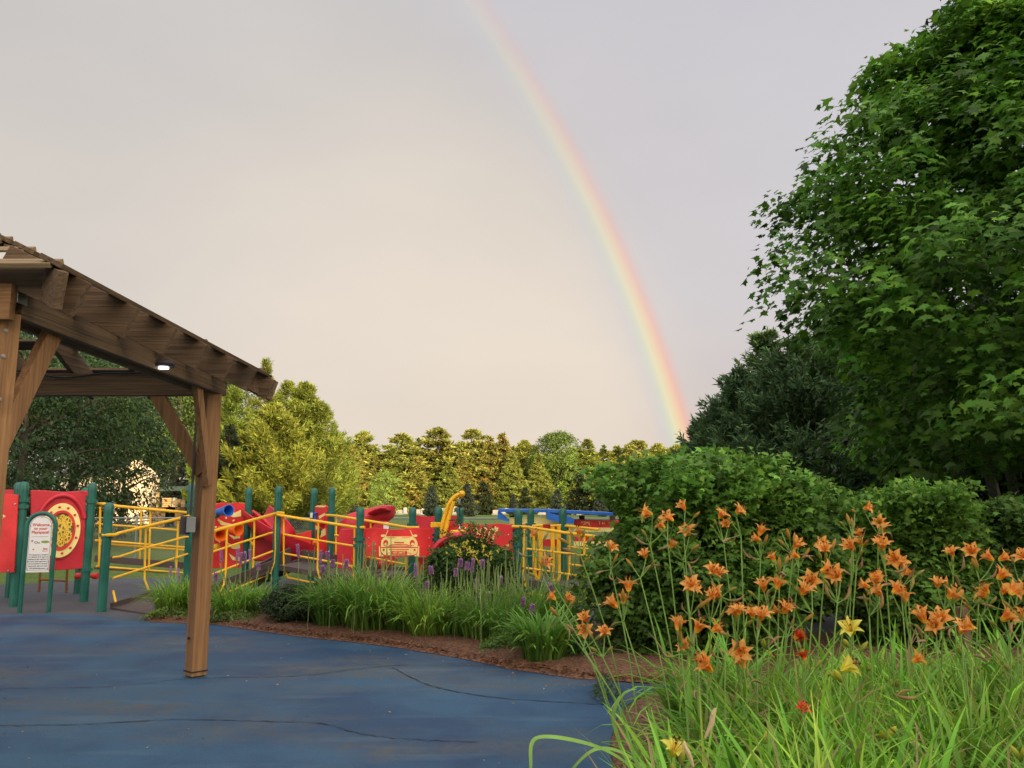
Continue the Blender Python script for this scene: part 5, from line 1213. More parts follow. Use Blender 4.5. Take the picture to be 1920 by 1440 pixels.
# ================================================================== LOBED SHRUBS
def shrub(name, px0, px1, ptop, pbase, seed, col, lab, leaf, ncl, per, tmpl=T_LOBED, sh=.16, depth=None, shoots=0, zlow=.02, prof=None, cat='shrub', group=None, fill=.25):
    b_ = gr((px0 + px1) / 2, pbase); r = (at(px1, 1000, b_.y).x - at(px0, 1000, b_.y).x) / 2; cy = b_.y + r * .8; H = at((px0 + px1) / 2, ptop, cy).z
    rng = np.random.default_rng(seed); root = empty(name, (b_.x, cy, 0), lab, cat, group)
    prof = prof or (lambda t: float(np.interp(t, [0, .12, .4, .65, .82, .94, 1], [.46, .68, 1, .93, .74, .48, .15])))
    t = rng.random(ncl) ** .85; a = rng.random(ncl) * 2 * np.pi; lob = 1 + .10 * np.sin(4 * a + 6 * t + seed) + .10 * np.sin(9 * a + 11 * t) + .06 * np.sin(17 * a - 14 * t)
    rr_ = r * np.array([prof(x) for x in t]) * lob * np.where(rng.random(ncl) < fill, rng.random(ncl) ** .5, .9 + .13 * rng.random(ncl))
    sy = min(1, (depth or r * .85) / r)
    xx_ = np.cos(a) * rr_; yy_ = np.sin(a) * rr_ * sy; lump = 1 + .12 * np.sin(5.5 * xx_ + seed) * np.cos(4.3 * yy_ + 1) + .05 * np.sin(13 * xx_ + 2 * seed) ; cen = np.stack([xx_, yy_, H * .97 * (zlow + (1 - zlow) * t) * lump], 1)
    if seed == 81: cen[:, 0] -= .42 * r * np.clip(1 - t / .35, 0, 1); cen[:, 2] *= 1 + .09 * xx_ / r
    out = norm(np.stack([np.cos(a), np.sin(a), (t - .3)], 1))
    if shoots:
        k = shoots; sa = rng.random(k) * 2 * np.pi; sr = r * np.sqrt(rng.random(k)) * .8; st = []
        for i in range(k):
            hb = H * (.90 - .25 * (sr[i] / r) ** 2)
            lx_, ly_ = rng.normal(0, .035, 2); ns_ = rng.integers(3, 11)
            for q in range(ns_): st.append((math.cos(sa[i]) * sr[i] + lx_ * q, math.sin(sa[i]) * sr[i] * sy + ly_ * q, hb + .042 * q))
        cen = np.concatenate([cen, np.array(st)]); out = np.concatenate([out, np.tile([0, 0, 1.], (len(st), 1))])
    pos, d, n = clustered(cen, out, per, sh, sh * .2, rng, .5, jit=.55)
    c = rcol(col, len(pos), rng, .35, .12); zt_ = np.clip(pos[:, 2] / H, 0, 1.1); c *= (.52 + .55 * zt_ ** 1.2)[:, None]; c *= np.repeat(.75 + .5 * rng.random(len(cen)), per)[:, None]  # light from above painted in: leaf colour brightens with height
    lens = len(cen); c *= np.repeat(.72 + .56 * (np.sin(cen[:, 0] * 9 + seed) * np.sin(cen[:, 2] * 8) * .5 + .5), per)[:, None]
    leaves('foliage', pos, d, n, leaf * (.6 + .7 * rng.random(len(pos))), tmpl, c, M['leaf'], root)
    mb = MB()
    for i in range(14):
        e = cen[rng.integers(0, ncl)]; limb_tube(mb, (b_.x + rng.normal(0, .08), cy + rng.normal(0, .08), 0), np.array([b_.x, cy, 0]) + e, .018, .004, rng, .05)
    mb.build('stem', M['bark'], root, smooth=True)
    return root
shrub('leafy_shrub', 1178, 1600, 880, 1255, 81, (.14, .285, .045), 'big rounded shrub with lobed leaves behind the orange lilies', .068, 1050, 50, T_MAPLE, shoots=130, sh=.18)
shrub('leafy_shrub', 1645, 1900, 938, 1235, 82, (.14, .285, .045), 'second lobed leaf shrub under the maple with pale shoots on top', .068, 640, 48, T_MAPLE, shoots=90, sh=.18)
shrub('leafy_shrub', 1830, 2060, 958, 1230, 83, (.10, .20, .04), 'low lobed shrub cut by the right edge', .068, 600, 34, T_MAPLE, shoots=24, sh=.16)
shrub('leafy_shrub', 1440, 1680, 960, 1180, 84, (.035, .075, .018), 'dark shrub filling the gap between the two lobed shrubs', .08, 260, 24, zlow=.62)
# narrow planting shrubs near the rails
shrub('dark_shrub', 486, 640, 1092, 1180, 85, (.055, .10, .035), 'low dense dark green shrub in front of the ramp corner post', .030, 700, 30, T_OVAL, .07)
rose = shrub('rose_shrub', 798, 966, 1006, 1172, 86, (.07, .15, .032), 'dense green shrub with small yellow flowers in front of the swirl panel', .036, 1300, 30, T_OVAL, .075, shoots=12)
rng = np.random.default_rng(9); nfl = 60; rl = Vector(rose.location)
fp = np.stack([rng.normal(.02, .17, nfl), -.32 + rng.normal(0, .10, nfl), at(915, 1035, rl.y).z + rng.normal(0, .09, nfl)], 1)
V_ = np.repeat(fp, 5, 0) + rng.normal(0, .012, (nfl * 5, 3))
leaves('flowers', V_, rng.normal(0, 1, (nfl * 5, 3)), np.tile([0, -1., .6], (nfl * 5, 1)) + rng.normal(0, .4, (nfl * 5, 3)), .026 + .012 * rng.random(nfl * 5), T_OVAL, rcol((.85, .70, .10), nfl * 5, rng, .2), M['petal'], rose)['kind'] = 'stuff'

# ================================================================== BLADES
def blades(name, base, az, L, lean, bend, wdt, col, mat='leaf', parent=None, nseg=6, tipcol=None):
    """arching ribbon leaves. base (N,3)"""
    N = len(base); s = np.linspace(0, 1, nseg)[None, :, None]
    h = np.stack([np.cos(az), np.sin(az), np.zeros(N)], 1)[:, None]; L_ = L[:, None, None]; ln = lean[:, None, None]; bd = bend[:, None, None]
    ang = ln + bd * s ** 1.3
    seg = 1 / (nseg - 1)
    dx = np.sin(ang) * seg; dz = np.cos(ang) * seg
    X = np.concatenate([np.zeros((N, 1, 1)), np.cumsum(dx[:, :-1], 1)], 1); Z = np.concatenate([np.zeros((N, 1, 1)), np.cumsum(dz[:, :-1], 1)], 1)
    P_ = base[:, None] + h * X * L_ + np.array([0, 0, 1.]) * Z * L_
    side = np.stack([-np.sin(az), np.cos(az), np.zeros(N)], 1)[:, None]
    wv = wdt[:, None, None] * np.minimum(1, .55 + s * 1.5) * (1 - s ** 3) + .0006
    fold = np.array([0, 0, 1.]) * wv * .35
    Lf = P_ + side * wv + fold; Rt = P_ - side * wv + fold
    V = np.stack([Lf, P_, Rt], 2).reshape(-1, 3)
    k = nseg * 3; b0 = (np.arange(N) * k)[:, None]; q = []
    for i in range(nseg - 1):
        for j in (0, 1): a = i * 3 + j; q.append([a, a + 1, a + 4, a + 3])
    Fc = (b0[:, :, None] + np.array(q)[None]).reshape(-1, 4)
    sh_ = (.45 + .75 * s); rb = np.random.default_rng(N + 5); dry = np.array([.38, .27, .13]); m1 = (rb.random(N) < .015)[:, None, None]; m2 = (rb.random(N) < .14)[:, None, None] & (s > .84)  # blade colour darkened toward the base, painting the shade low among the leaves
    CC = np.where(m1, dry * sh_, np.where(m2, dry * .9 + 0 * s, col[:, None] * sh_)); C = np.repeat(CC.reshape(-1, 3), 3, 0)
    return np_mesh(name, V, Fc, len(Fc), np.clip(C, 0, 1), M[mat], parent, smooth=True)
def clump(name, px, pbase, H, spread, N, seed, col, lab, wd_=.006, bend=2.0, cat='grass clump', group='leafy clumps in the mulch bed', stalks=0, Y=None):
    rng = np.random.default_rng(seed); b_ = gr(px, pbase); b_.y += spread * .4
    root = empty(name, (b_.x, b_.y, .03), lab, cat, group)
    rr_ = np.sqrt(rng.random(N)) * spread * .45; a0 = rng.random(N) * 2 * np.pi
    base = np.stack([np.cos(a0) * rr_, np.sin(a0) * rr_, np.zeros(N)], 1); az = a0 + rng.normal(0, .6, N)
    Lh = H * (.65 + .55 * rng.random(N)); ln = .08 + .35 * rng.random(N) * (rr_ / (spread * .45) + .2); bd = bend * (.3 + .9 * rng.random(N))
    k_ = rng.random(N) < .7; base, az, Lh, ln, bd = base[k_], az[k_], Lh[k_], ln[k_], bd[k_]; N = len(base); blades('leaves', base, az, Lh * 1.12, ln, bd, 1.7 * wd_ * (.6 + .7 * rng.random(N)), rcol(col, N, rng, .35, .15), 'leaf', root)
    if stalks:
        mb = MB(); L0 = Vector(root.location)
        for i in range(stalks):
            q = Vector((rng.normal(0, spread * .35), rng.normal(0, spread * .3), 0)); hgt = H * (1.15 + .45 * rng.random()); ln_ = Vector((rng.normal(0, .06), rng.normal(0, .06), 0))
            mb.tube([L0 + q, L0 + q + ln_ * .5 + Vector((0, 0, hgt * .7)), L0 + q + ln_ + Vector((0, 0, hgt * .72)), L0 + q + ln_ * 1.3 + Vector((0, 0, hgt))], [.004, .004, .009, .004], 5)
        mb.build('flower_stalks', M['stalk'], root, smooth=True)
    return root
M['stalk'] = painted('pale_stalk_green', (.19, .27, .08), .7, .3, .3)
G1 = (.24, .45, .06); G2 = (.29, .50, .065); G3 = (.17, .36, .055)
CL = [(312, 1160, .55, .45, 500, G2, 'bright grass clump at the tip of the bed left of the pergola post', .004, 0), (348, 1158, .60, .35, 350, G1, 'upright grass clump just left of the pergola post', .004, 3),
      (425, 1166, .50, .50, 550, G1, 'fine leaved clump just right of the pergola post', .004, 6), (468, 1160, .50, .40, 380, G1, 'light clump between pergola post and the dark shrub', .004, 5),
      (625, 1186, .70, .6, 650, G3, 'tall fine leaved clump right of the dark shrub', .0055, 10), (690, 1193, .80, .65, 700, G1, 'widest arching clump below the car panel post', .006, 16),
      (745, 1196, .62, .5, 420, G3, 'clump under the car drawing panel', .006, 10), (800, 1206, .62, .55, 520, G2, 'bright arching clump below the rose shrub', .006, 10), (850, 1205, .5, .4, 260, G3, 'small clump crowded beside the bright arching one', .006, 8),
      (900, 1212, .6, .45, 330, G1, 'stalky clump in front of the yellow flowered shrub', .005, 20), (945, 1218, .62, .5, 420, G3, 'stalky dull green clump with seed heads right of the rose shrub', .005, 24), (1020, 1252, .52, .42, 520, G3, 'dark strap leaved clump at the front edge of the bed', .010, 0),
      (1000, 1205, .70, .5, 420, G1, 'tall thin clump behind the dark strap leaved one', .005, 18), (1065, 1205, .65, .5, 380, G3, 'thin clump under the yellow gate rail', .005, 12)]
for i, (px, pb_, H, sp2, N, cl, lb, wq, st) in enumerate(CL): clump('grass_clump', px, pb_, H * .90, sp2, N, 100 + i, cl, lb, wq, stalks=st)
# low ground cover mats
def mat_cover(name, px0, px1, py, H, N, seed, col, lab):
    rng = np.random.default_rng(seed); A = gr(px0, py); B = gr(px1, py); t = rng.random(N); q = np.stack([A.x + (B.x - A.x) * t, A.y + (B.y - A.y) * t + rng.normal(.1, .13, N), H * rng.random(N) * np.sin(np.pi * np.clip(t, .03, .97)) + .05], 1)
    o = leaves(name, q, rng.normal(0, 1, (N, 3)) + np.array([0, -.3, .4]), np.array([0, -.3, 1.]) + rng.normal(0, .4, (N, 3)), .028 * (.6 + .8 * rng.random(N)), T_OVAL, rcol(col, N, rng, .3, .15), M['leaf']); o['kind'] = 'stuff'; return tag(o, lab, 'ground cover')
mat_cover('ground_cover', 275, 360, 1162, .12, 2600, 1, (.16, .24, .05), 'yellow green creeping mat at the left tip of the bed')
mat_cover('ground_cover', 385, 480, 1170, .10, 2200, 2, (.13, .20, .05), 'creeping mat along the pavement right of the pergola post')
mat_cover('ground_cover', 900, 990, 1226, .14, 2200, 3, (.12, .22, .04), 'light green creeping mat in front of the seed head stalks')
mat_cover('ground_cover', 1040, 1140, 1240, .20, 3600, 4, (.08, .17, .035), 'low leafy mat between the strap leaved clump and the big shrub')
mat_cover('ground_cover', 1118, 1165, 1318, .10, 420, 5, (.06, .11, .07), 'tiny grey green weed at the corner of the blue pavement')

# ================================================================== BLAZING STARS
def spike_mesh(col, seed, H=.16, r=.017):
    rng = np.random.default_rng(seed); N = 420; t = rng.random(N); a = rng.random(N) * 6.28; rr_ = r * (1 - .35 * t) * .6
    pos = np.stack([np.cos(a) * rr_, np.sin(a) * rr_, H * t], 1); d = np.stack([np.cos(a), np.sin(a), .5 + 0 * a], 1) + rng.normal(0, .3, (N, 3))
    return leaves('flower_spike', pos, d, np.tile([0, 0, 1.], (N, 1)) + rng.normal(0, .5, (N, 3)), np.full(N, r * .9), T_OVAL, rcol(col, N, rng, .35, .1), M['petal'])
sp_p = [spike_mesh((.72, .42, .76), 1), spike_mesh((.74, .42, .74), 2, .09, .022), spike_mesh((.62, .66, .50), 3, .11, .018)]
sp_used = [0, 0, 0]
BS = [(321, 1062, 1150, 0, 'left of the pergola post'), (336, 1065, 1150, 0, 'close to the pergola post'), (405, 1074, 1165, 1, 'low beside the right face of the pergola post'), (417, 1030, 1165, 0, 'tallest right of the pergola post'), (445, 1028, 1165, 0, 'in front of the horn panel'), (452, 1036, 1163, 0, 'second in front of the horn panel'), (461, 1034, 1163, 0, 'just left of the thin green post'), (471, 1030, 1160, 0, 'against the thin green post'), (485, 1056, 1160, 1, 'small by the upper ramp'),
      (561, 1020, 1185, 0, 'tall alone against the red wall panel'), (601, 1031, 1185, 0, 'before the narrow activity panel'), (606, 1060, 1185, 1, 'small below the narrow activity panel'), (615, 1034, 1185, 1, 'beside the activity panel'), (624, 1050, 1185, 1, 'short between two baluster bars'), (649, 1050, 1190, 1, 'left of the car panel post'),
      (780, 1056, 1200, 0, 'at the foot of the right car panel post'), (809, 1062, 1200, 1, 'against the red hood'), (801, 1090, 1200, 1, 'pale low one near the red hood'), (855, 1066, 1205, 1, 'leftmost before the rose shrub'), (863, 1048, 1205, 1, 'second before the rose shrub'), (876, 1054, 1205, 1, 'third before the rose shrub'), (885, 1047, 1205, 0, 'tallest before the rose shrub'), (904, 1050, 1205, 1, 'rightmost before the rose shrub'), (895, 1086, 1210, 1, 'low before the rose shrub'), (938, 1081, 1212, 1, 'thin at the right of the rose shrub'),
      (980, 1120, 1225, 1, 'behind the strap leaved clump'), (997, 1133, 1230, 1, 'above the strap leaved clump'), (1032, 1094, 1225, 1, 'by the yellow gate bars'), (900, 1118, 1215, 2, 'leftmost of the three'), (917, 1110, 1215, 2, 'tallest of the three'), (911, 1132, 1217, 2, 'lowest of the three')]
for i, (px, pt, pb_, kd, wh) in enumerate(BS):
    b_ = gr(px, pb_); b_.y += .25; p = at(px, pt, b_.y); hs_ = (.16, .09, .11)[kd]
    root = empty('blazing_star', (p.x, b_.y, .02), ('white' if kd == 2 else 'purple') + (' flower spike ' if kd != 1 else ' flower tuft ') + wh, 'flower', 'white flower spikes' if kd == 2 else 'purple flower spikes')
    zt_ = max(.15, p.z - hs_ - .02); f = sp_p[kd] if not sp_used[kd] else sp_p[kd].copy()
    if sp_used[kd]: COL.objects.link(f)
    sp_used[kd] = 1; f.parent = root; f.location = (0, 0, zt_); f.rotation_euler = (random.uniform(-.1, .1), random.uniform(-.12, .12), i)
    mb = MB(); L0 = Vector(root.location); e = random.uniform(-.05, .05); mb.tube([L0 + Vector((e, 0, 0)), L0 + Vector((e * .3, .01, zt_ * .6)), L0 + Vector((0, 0, zt_)), L0 + Vector((0, 0, zt_ + hs_ * .9))], [.004, .004, .005, .003], 6); mb.build('stem', M['stalk'], root, smooth=True)

p = gr(1846, 1262); p.y += .3; mb = MB(); mb.box((p.x, p.y, .27), (.10, .10, .54), Matrix.Rotation(.4, 3, 'Z')); tp_ = mb.build('wooden_post', M['woodz'], None, bevel=.012); tag(tp_, 'short weathered wooden post standing low among the lilies at the right edge', 'post')
# ================================================================== LILY BED
def tepal_flower(name, seed, c_in, c_mid, c_out, c_band=None, size=.055, openness=1.0):
    """six recurved tepals growing from a short tube, axis +Z"""
    rng = np.random.default_rng(seed); V = []; Fc = []; C = []; n = 8
    for k in range(6):
        a = k * math.pi / 3 + rng.normal(0, .06); wide = .34 if k % 2 else .22; tw = rng.normal(0, .12); curl = rng.uniform(.9, 1.25) * openness
        for i in range(n):
            s = i / (n - 1); ang = .18 + 1.55 * curl * s ** 1.5   # angle from the axis
            if i == 0: r0, z0 = .06, 0
            else:
                pa = .18 + 1.55 * curl * ((i - .5) / (n - 1)) ** 1.5; r0 += math.sin(pa) / (n - 1) * 1.35; z0 += math.cos(pa) / (n - 1) * 1.35
            wv = wide * (math.sin(math.pi * min(1, .12 + .80 * s)) ** .8) * (1 - s ** 6)
            if i == n - 1: wv = .02
            for j, q in enumerate((-1, -.5, 0, .5, 1)):
                ruffle = rng.normal(0, .02) * s; tt = a + tw * s
                x = r0 * math.cos(tt) - q * wv * math.sin(tt); y = r0 * math.sin(tt) + q * wv * math.cos(tt); z = z0 + abs(q) * wv * .35 + ruffle
                V.append((x * size, y * size, z * size))
                if s < .28: c = c_in
                elif s < .48 and c_band is not None: c = tuple((u + v) / 2 for u, v in zip(c_band, c_mid))
                else: f = (s - .3) / .7; c = tuple(u * (1 - f) + v * f for u, v in zip(c_mid, c_out))
                if q == 0: c = tuple(min(1, u * 1.25 + .02) for u in c)
                C.append(c)
            if i:
                for j in range(4):
                    o_ = len(V) - 10; Fc.append([o_ + j, o_ + j + 1, o_ + j + 6, o_ + j + 5])
    V = np.array(V); C = np.array(C)
    # stamens
    vs = [V]; fs = [np.array(Fc)]; cs = [C]; k0 = len(V)
    for k in range(6):
        a = k * 1.047 + .5; p0 = np.array([0, 0, .1]) * size; d = np.array([math.cos(a) * .28, math.sin(a) * .28, 1.0]) * size * 1.15; t = np.array([-math.sin(a), math.cos(a), 0]) * size * .03
        q = np.array([p0 - t, p0 + t, p0 + d + t, p0 + d - t, p0 + d * .93 - 3 * t, p0 + d * .93 + 3 * t, p0 + d * 1.08 + 2 * t, p0 + d * 1.08 - 2 * t])
        vs.append(q); fs.append(np.array([[k0, k0 + 1, k0 + 2, k0 + 3], [k0 + 4, k0 + 5, k0 + 6, k0 + 7]])); cs.append(np.array([[.6, .3, .05]] * 4 + [[.10, .03, .01]] * 4)); k0 += 8
    Vv = np.concatenate(vs); return np_mesh(name, Vv, np.concatenate(fs), sum(len(f) for f in fs), np.concatenate(cs), M['petal'], None, smooth=True)
OR_in, OR_mid, OR_out, OR_band = (.90, .55, .06), (.92, .37, .06), (.94, .47, .15), (.85, .18, .03)
flowers = [tepal_flower('flower', s, OR_in, OR_mid, OR_out, OR_band, .058, o_) for s, o_ in ((1, .95), (2, .75), (3, 1.1), (4, .55))]
yellow_fl = [tepal_flower('flower', s, (.75, .70, .06), (.80, .70, .08), (.85, .76, .15), None, .062, 1.05) for s in (5, 6)]
red_fl = [tepal_flower('flower', s, (.85, .45, .04), (.65, .05, .02), (.70, .08, .03), (.5, .02, .01), .045, 1.0) for s in (7, 8)]
def bud_mesh(name, L, r, c0, c1, bend=.0, seed=0):
    rng = np.random.default_rng(seed); mb = MB(); n = 8; seg = 8; V = []; C = []; F_ = []
    for i in range(n):
        s = i / (n - 1); rr_ = r * (.35 + 1.1 * math.sin(math.pi * min(.98, .15 + .75 * s)) ** 1.3) * (1 - s ** 7) + .0006
        for k in range(seg):
            a = 2 * math.pi * k / seg; V.append((math.cos(a) * rr_ + bend * s * s * L, math.sin(a) * rr_, L * (s - .3 * abs(bend) * s * s))); C.append(tuple(u * (1 - s) + v * s for u, v in zip(c0, c1)))
    for i in range(n - 1):
        for k in range(seg): F_.append([i * seg + k, i * seg + (k + 1) % seg, (i + 1) * seg + (k + 1) % seg, (i + 1) * seg + k])
    return np_mesh(name, np.array(V), np.array(F_), len(F_), np.array(C), M['petal'], None, smooth=True)
buds = [bud_mesh('bud', .070, .0065, (.22, .30, .06), (.75, .33, .08)), bud_mesh('bud', .050, .0055, (.20, .30, .06), (.45, .36, .08)), bud_mesh('bud', .035, .0045, (.18, .30, .05), (.26, .34, .07))]
spent = [bud_mesh('spent_flower', .075, .0050, (.35, .32, .10), (.62, .28, .20), .7), bud_mesh('spent_flower', .06, .0045, (.30, .30, .08), (.55, .30, .26), -.9)]
ybud = [bud_mesh('bud', .075, .009, (.25, .33, .05), (.75, .66, .08)), bud_mesh('bud', .055, .007, (.22, .33, .05), (.55, .52, .08))]
for o_ in flowers + yellow_fl + red_fl + buds + spent + ybud: o_['proto'] = 1
def place(proto_, parent, loc, d, s=1.0, roll=None):
    if proto_.get('proto'): o_ = proto_; del o_['proto']
    else: o_ = proto_.copy(); COL.objects.link(o_)
    o_.parent = parent; o_.location = loc; q = Vector(d).normalized().to_track_quat('Z', 'Y'); o_.rotation_mode = 'QUATERNION'
    from mathutils import Quaternion
    o_.rotation_quaternion = q @ Quaternion((0, 0, 1), random.uniform(0, 6.28) if roll is None else roll); o_.scale = (s, s, s); return o_
M['scape'] = painted('lily_scape_green', (.17, .31, .055), .55, .2, .05)
def px(c): return (960 + c[0] / 2, 860 + c[1] / 2)
# each scape: blooms in crop pixels, base pixel x at the leaf tops, depth, label
def scape(blooms, bx, Y, lab, kind='orange', nb=3, nsp=1, group='orange daylilies in the front border', extra=0.0, fs=1.0):
    pts = [at(*px(b_), Y + random.uniform(-.12, .12)) for b_ in blooms]
    top = sum(pts, Vector()) / len(pts); bz = .06; base = at(960 + bx / 2, 1330, Y); base = Vector((base.x, Y + random.uniform(-.15, .2), bz))
    root = empty('daylily', base, lab, 'daylily', group); L = []
    fork = Vector(top) + Vector((random.uniform(-.02, .02), 0, -.13)) + (base - top).normalized() * .02
    mid = base.lerp(fork, .5) + Vector(((base.x - fork.x) * .12, 0, .03))
    mb = MB(); P_ = smooth_curve([tuple(base), tuple(mid), tuple(fork)], 7); mb.tube(P_, [.0050 - .0018 * i / (len(P_) - 1) for i in range(len(P_))], 7)
    fr = flowers if kind == 'orange' else (yellow_fl if kind == 'yellow' else red_fl); bdl = buds if kind != 'yellow' else ybud
    items = []
    for p in pts:
        d = Vector((random.uniform(-1.1, 1.1), random.uniform(-.9, .35), random.uniform(.1, 1.1))).normalized()
        b0_ = p - d * .055 * fs; mb.tube([fork, fork.lerp(b0_, .55) + Vector((0, 0, -.012)), b0_, b0_ + d * .014], [.003, .0026, .0035, .006], 6); items.append((random.choice(bdl if 'only upright' in lab or 'closed buds' in lab else fr), b0_, d, random.uniform(.80, 1.14) * fs))
    for i in range(nb):
        d = Vector((random.uniform(-.8, .8), random.uniform(-.5, .5), random.uniform(.4, 1.2))).normalized(); p = fork + d * random.uniform(.03, .11) + Vector((0, 0, .01)); mb.tube([fork, p], [.0028, .0022], 5); items.append((random.choice(bdl), p, d, random.uniform(.8, 1.15)))
    for i in range(nsp):
        d = Vector((random.uniform(-1, 1), random.uniform(-.6, .3), random.uniform(-.4, .5))).normalized(); p = fork + d * random.uniform(.03, .07); mb.tube([fork, p], [.0028, .002], 5); items.append((random.choice(spent), p, d, random.uniform(.8, 1.2)))
    mb.build('stem', M['scape'], root, smooth=True)
    for f, loc, d, s in items: place(f, root, Vector(loc) - base, d, s)
    return root
SC = [
 ([(90, 270)], 420, 4.9, 'lone orange daylily head over the yellow gate rail left of the big shrub', 3, 2),
 ([(250, 258)], 450, 4.8, 'orange daylily head over the yellow gate near the big shrub', 5, 2),
 ([(130, 385)], 400, 5.0, 'faint orange daylily before the looped yellow bars', 1, 1),
 ([(135, 505), (220, 512)], 470, 4.7, 'pair of orange daylilies low over the bottom yellow gate rail', 2, 2),
 ([(266, 585), (270, 640)], 500, 4.4, 'stacked pair of orange daylilies leaning left over the bed corner', 1, 0),
 ([(345, 632)], 500, 4.3, 'single hanging orange daylily with tall buds above the pavement corner', 3, 1),
 ([(435, 460), (420, 505), (368, 530)], 560, 4.2, 'three orange daylilies in a slanting row at the left of the shrub', 2, 1),
 ([(380, 320)], 480, 4.8, 'thin budded daylily stem left of the big shrub', 4, 2),
 ([(491, 200), (545, 235)], 640, 4.5, 'high pair of orange daylilies at the top left of the big shrub', 2, 1),
 ([(575, 212)], 650, 4.6, 'orange daylily tucked beside the high left pair', 2, 1),
 ([(633, 168)], 690, 4.6, 'highest orange daylily before the big shrub', 1, 2),
 ([(652, 262), (608, 305)], 700, 4.7, 'two small orange daylilies below the highest one', 3, 2),
 ([(490, 342)], 620, 4.3, 'wide open orange daylily on the dark left flank of the shrub', 2, 2),
 ([(795, 195), (800, 235)], 850, 4.7, 'upper pair of orange daylilies near the top middle of the shrub', 2, 1),
 ([(866, 182)], 855, 4.6, 'flat orange daylily on a straight stem near the shrub crest', 2, 1),
 ([(760, 412)], 770, 4.3, 'upright orange trumpet in the dark middle of the shrub', 2, 2),
 ([(665, 462), (690, 475)], 700, 3.9, 'large bright pair of orange daylilies in the middle left', 2, 1),
 ([(745, 497)], 740, 4.1, 'orange daylily just right of the large bright pair', 3, 2),
 ([(898, 292), (940, 255)], 900, 4.5, 'two orange daylilies below the shrub crest, one facing sideways', 3, 2),
 ([(965, 350), (1040, 352)], 960, 4.2, 'broad cluster of two orange daylilies at the centre of the bed', 3, 2),
 ([(1078, 310)], 1040, 4.5, 'small orange daylily above the central cluster', 2, 2),
 ([(1155, 310), (1170, 325)], 1120, 4.2, 'double orange bloom right of the central cluster', 3, 1),
 ([(1262, 320)], 1180, 4.4, 'flat open orange daylily between the two shrubs', 2, 2),
 ([(1290, 262)], 1220, 4.6, 'orange daylily at the gap between the shrubs', 3, 1),
 ([(1355, 178)], 1400, 4.5, 'topmost orange daylily left of the second shrub', 3, 1),
 ([(1372, 232)], 1410, 4.4, 'orange daylily right under the topmost one', 2, 1),
 ([(1388, 310), (1370, 295)], 1420, 4.3, 'double orange daylily in front of the second shrub', 2, 1),
 ([(1430, 372)], 1480, 4.1, 'broad orange daylily facing us before the second shrub', 2, 2),
 ([(940, 462), (1000, 450)], 960, 4.0, 'two orange daylilies low in the centre', 3, 2),
 ([(1122, 452)], 1060, 4.0, 'orange daylily facing left below the central pair', 2, 1),
 ([(1208, 430), (1195, 412)], 1130, 3.9, 'tall orange trumpet over the grey path', 2, 2),
 ([(850, 545)], 860, 4.0, 'half closed orange daylily above the green leaves', 2, 1),
 ([(895, 557), (935, 570)], 900, 3.9, 'side by side orange daylilies above the leaf tips', 1, 1),
 ([(1005, 557), (1035, 545)], 980, 4.0, 'pale orange pair above the leaf tips', 2, 1),
 ([(625, 600)], 650, 3.7, 'clear open orange daylily low on the left of the bed', 2, 1),
 ([(708, 612)], 720, 3.7, 'open orange daylily, middle of the low row of three', 2, 1),
 ([(785, 622)], 780, 3.7, 'sideways orange daylily, end of the low row of three', 1, 2),
 ([(700, 738)], 720, 3.6, 'lowest large star shaped orange daylily', 1, 1),
 ([(635, 693)], 650, 3.8, 'withering orange daylily above the lowest star', 2, 2),
 ([(855, 722)], 860, 3.8, 'small orange daylily sunk among leaf tips', 1, 1),
 ([(1300, 467), (1360, 482)], 1330, 4.0, 'two orange daylilies over the right end of the grey path', 3, 1),
 ([(1385, 435)], 1420, 4.2, 'orange daylily behind the path end pair', 2, 1),
 ([(1465, 418)], 1500, 4.3, 'rounded orange daylily in front of the second shrub trunk', 2, 1),
 ([(1470, 492), (1455, 475)], 1520, 3.8, 'large ruffled orange daylily right of the path', 2, 1),
 ([(1600, 445)], 1620, 4.0, 'pink tinged open daylily before the second shrub', 3, 1),
 ([(1660, 490)], 1660, 3.9, 'pointed orange daylily right of the pink tinged one', 2, 2),
 ([(1640, 332)], 1660, 4.3, 'pale orange daylily with flat face high on the right', 2, 2),
 ([(1722, 342), (1770, 355)], 1740, 4.2, 'pair of orange daylilies high on the right', 2, 1),
 ([(1862, 362), (1905, 355)], 1850, 4.2, 'last high pair of orange daylilies by the right edge', 2, 1),
 ([(1762, 465)], 1770, 3.9, 'full orange daylily in the right side group', 3, 1),
 ([(1850, 420), (1862, 480)], 1850, 3.9, 'two orange daylilies one above the other by the right edge', 2, 1),
 ([(1915, 485)], 1900, 3.8, 'orange daylily cut by the right edge', 2, 1),
 ([(1530, 575)], 1560, 3.8, 'orange daylily over the dark stems right of the yellow lily', 2, 1),
 ([(1605, 590)], 1620, 3.8, 'open orange daylily low on the right', 1, 1),
 ([(1700, 620), (1690, 605)], 1720, 3.6, 'deep orange double daylily low on the right', 1, 1),
 ([(1870, 578), (1910, 580)], 1880, 3.8, 'two orange daylilies low by the right edge', 2, 1),
 ([(1540, 735)], 1580, 3.6, 'single orange daylily deep in the leaves at right', 1, 2),
 ([(1040, 260)], 1020, 4.5, 'daylily stem with only upright buds in the centre', 5, 1),
 ([(1275, 190)], 1240, 4.6, 'tall daylily stem of closed buds between the shrubs', 5, 1)]
for i, (bl_, bx_, Y, lb, nb_, ns_) in enumerate(SC):
    if i % 2 and len(bl_) == 1 and i > 8 and not any(q in lb for q in ('single', 'buds', 'lone', 'three')): bl_ = bl_ + [(bl_[0][0] + random.uniform(-34, 34), bl_[0][1] + random.uniform(-10, 38))]
    scape(bl_, bx_, Y, lb, 'orange', nb_, ns_)
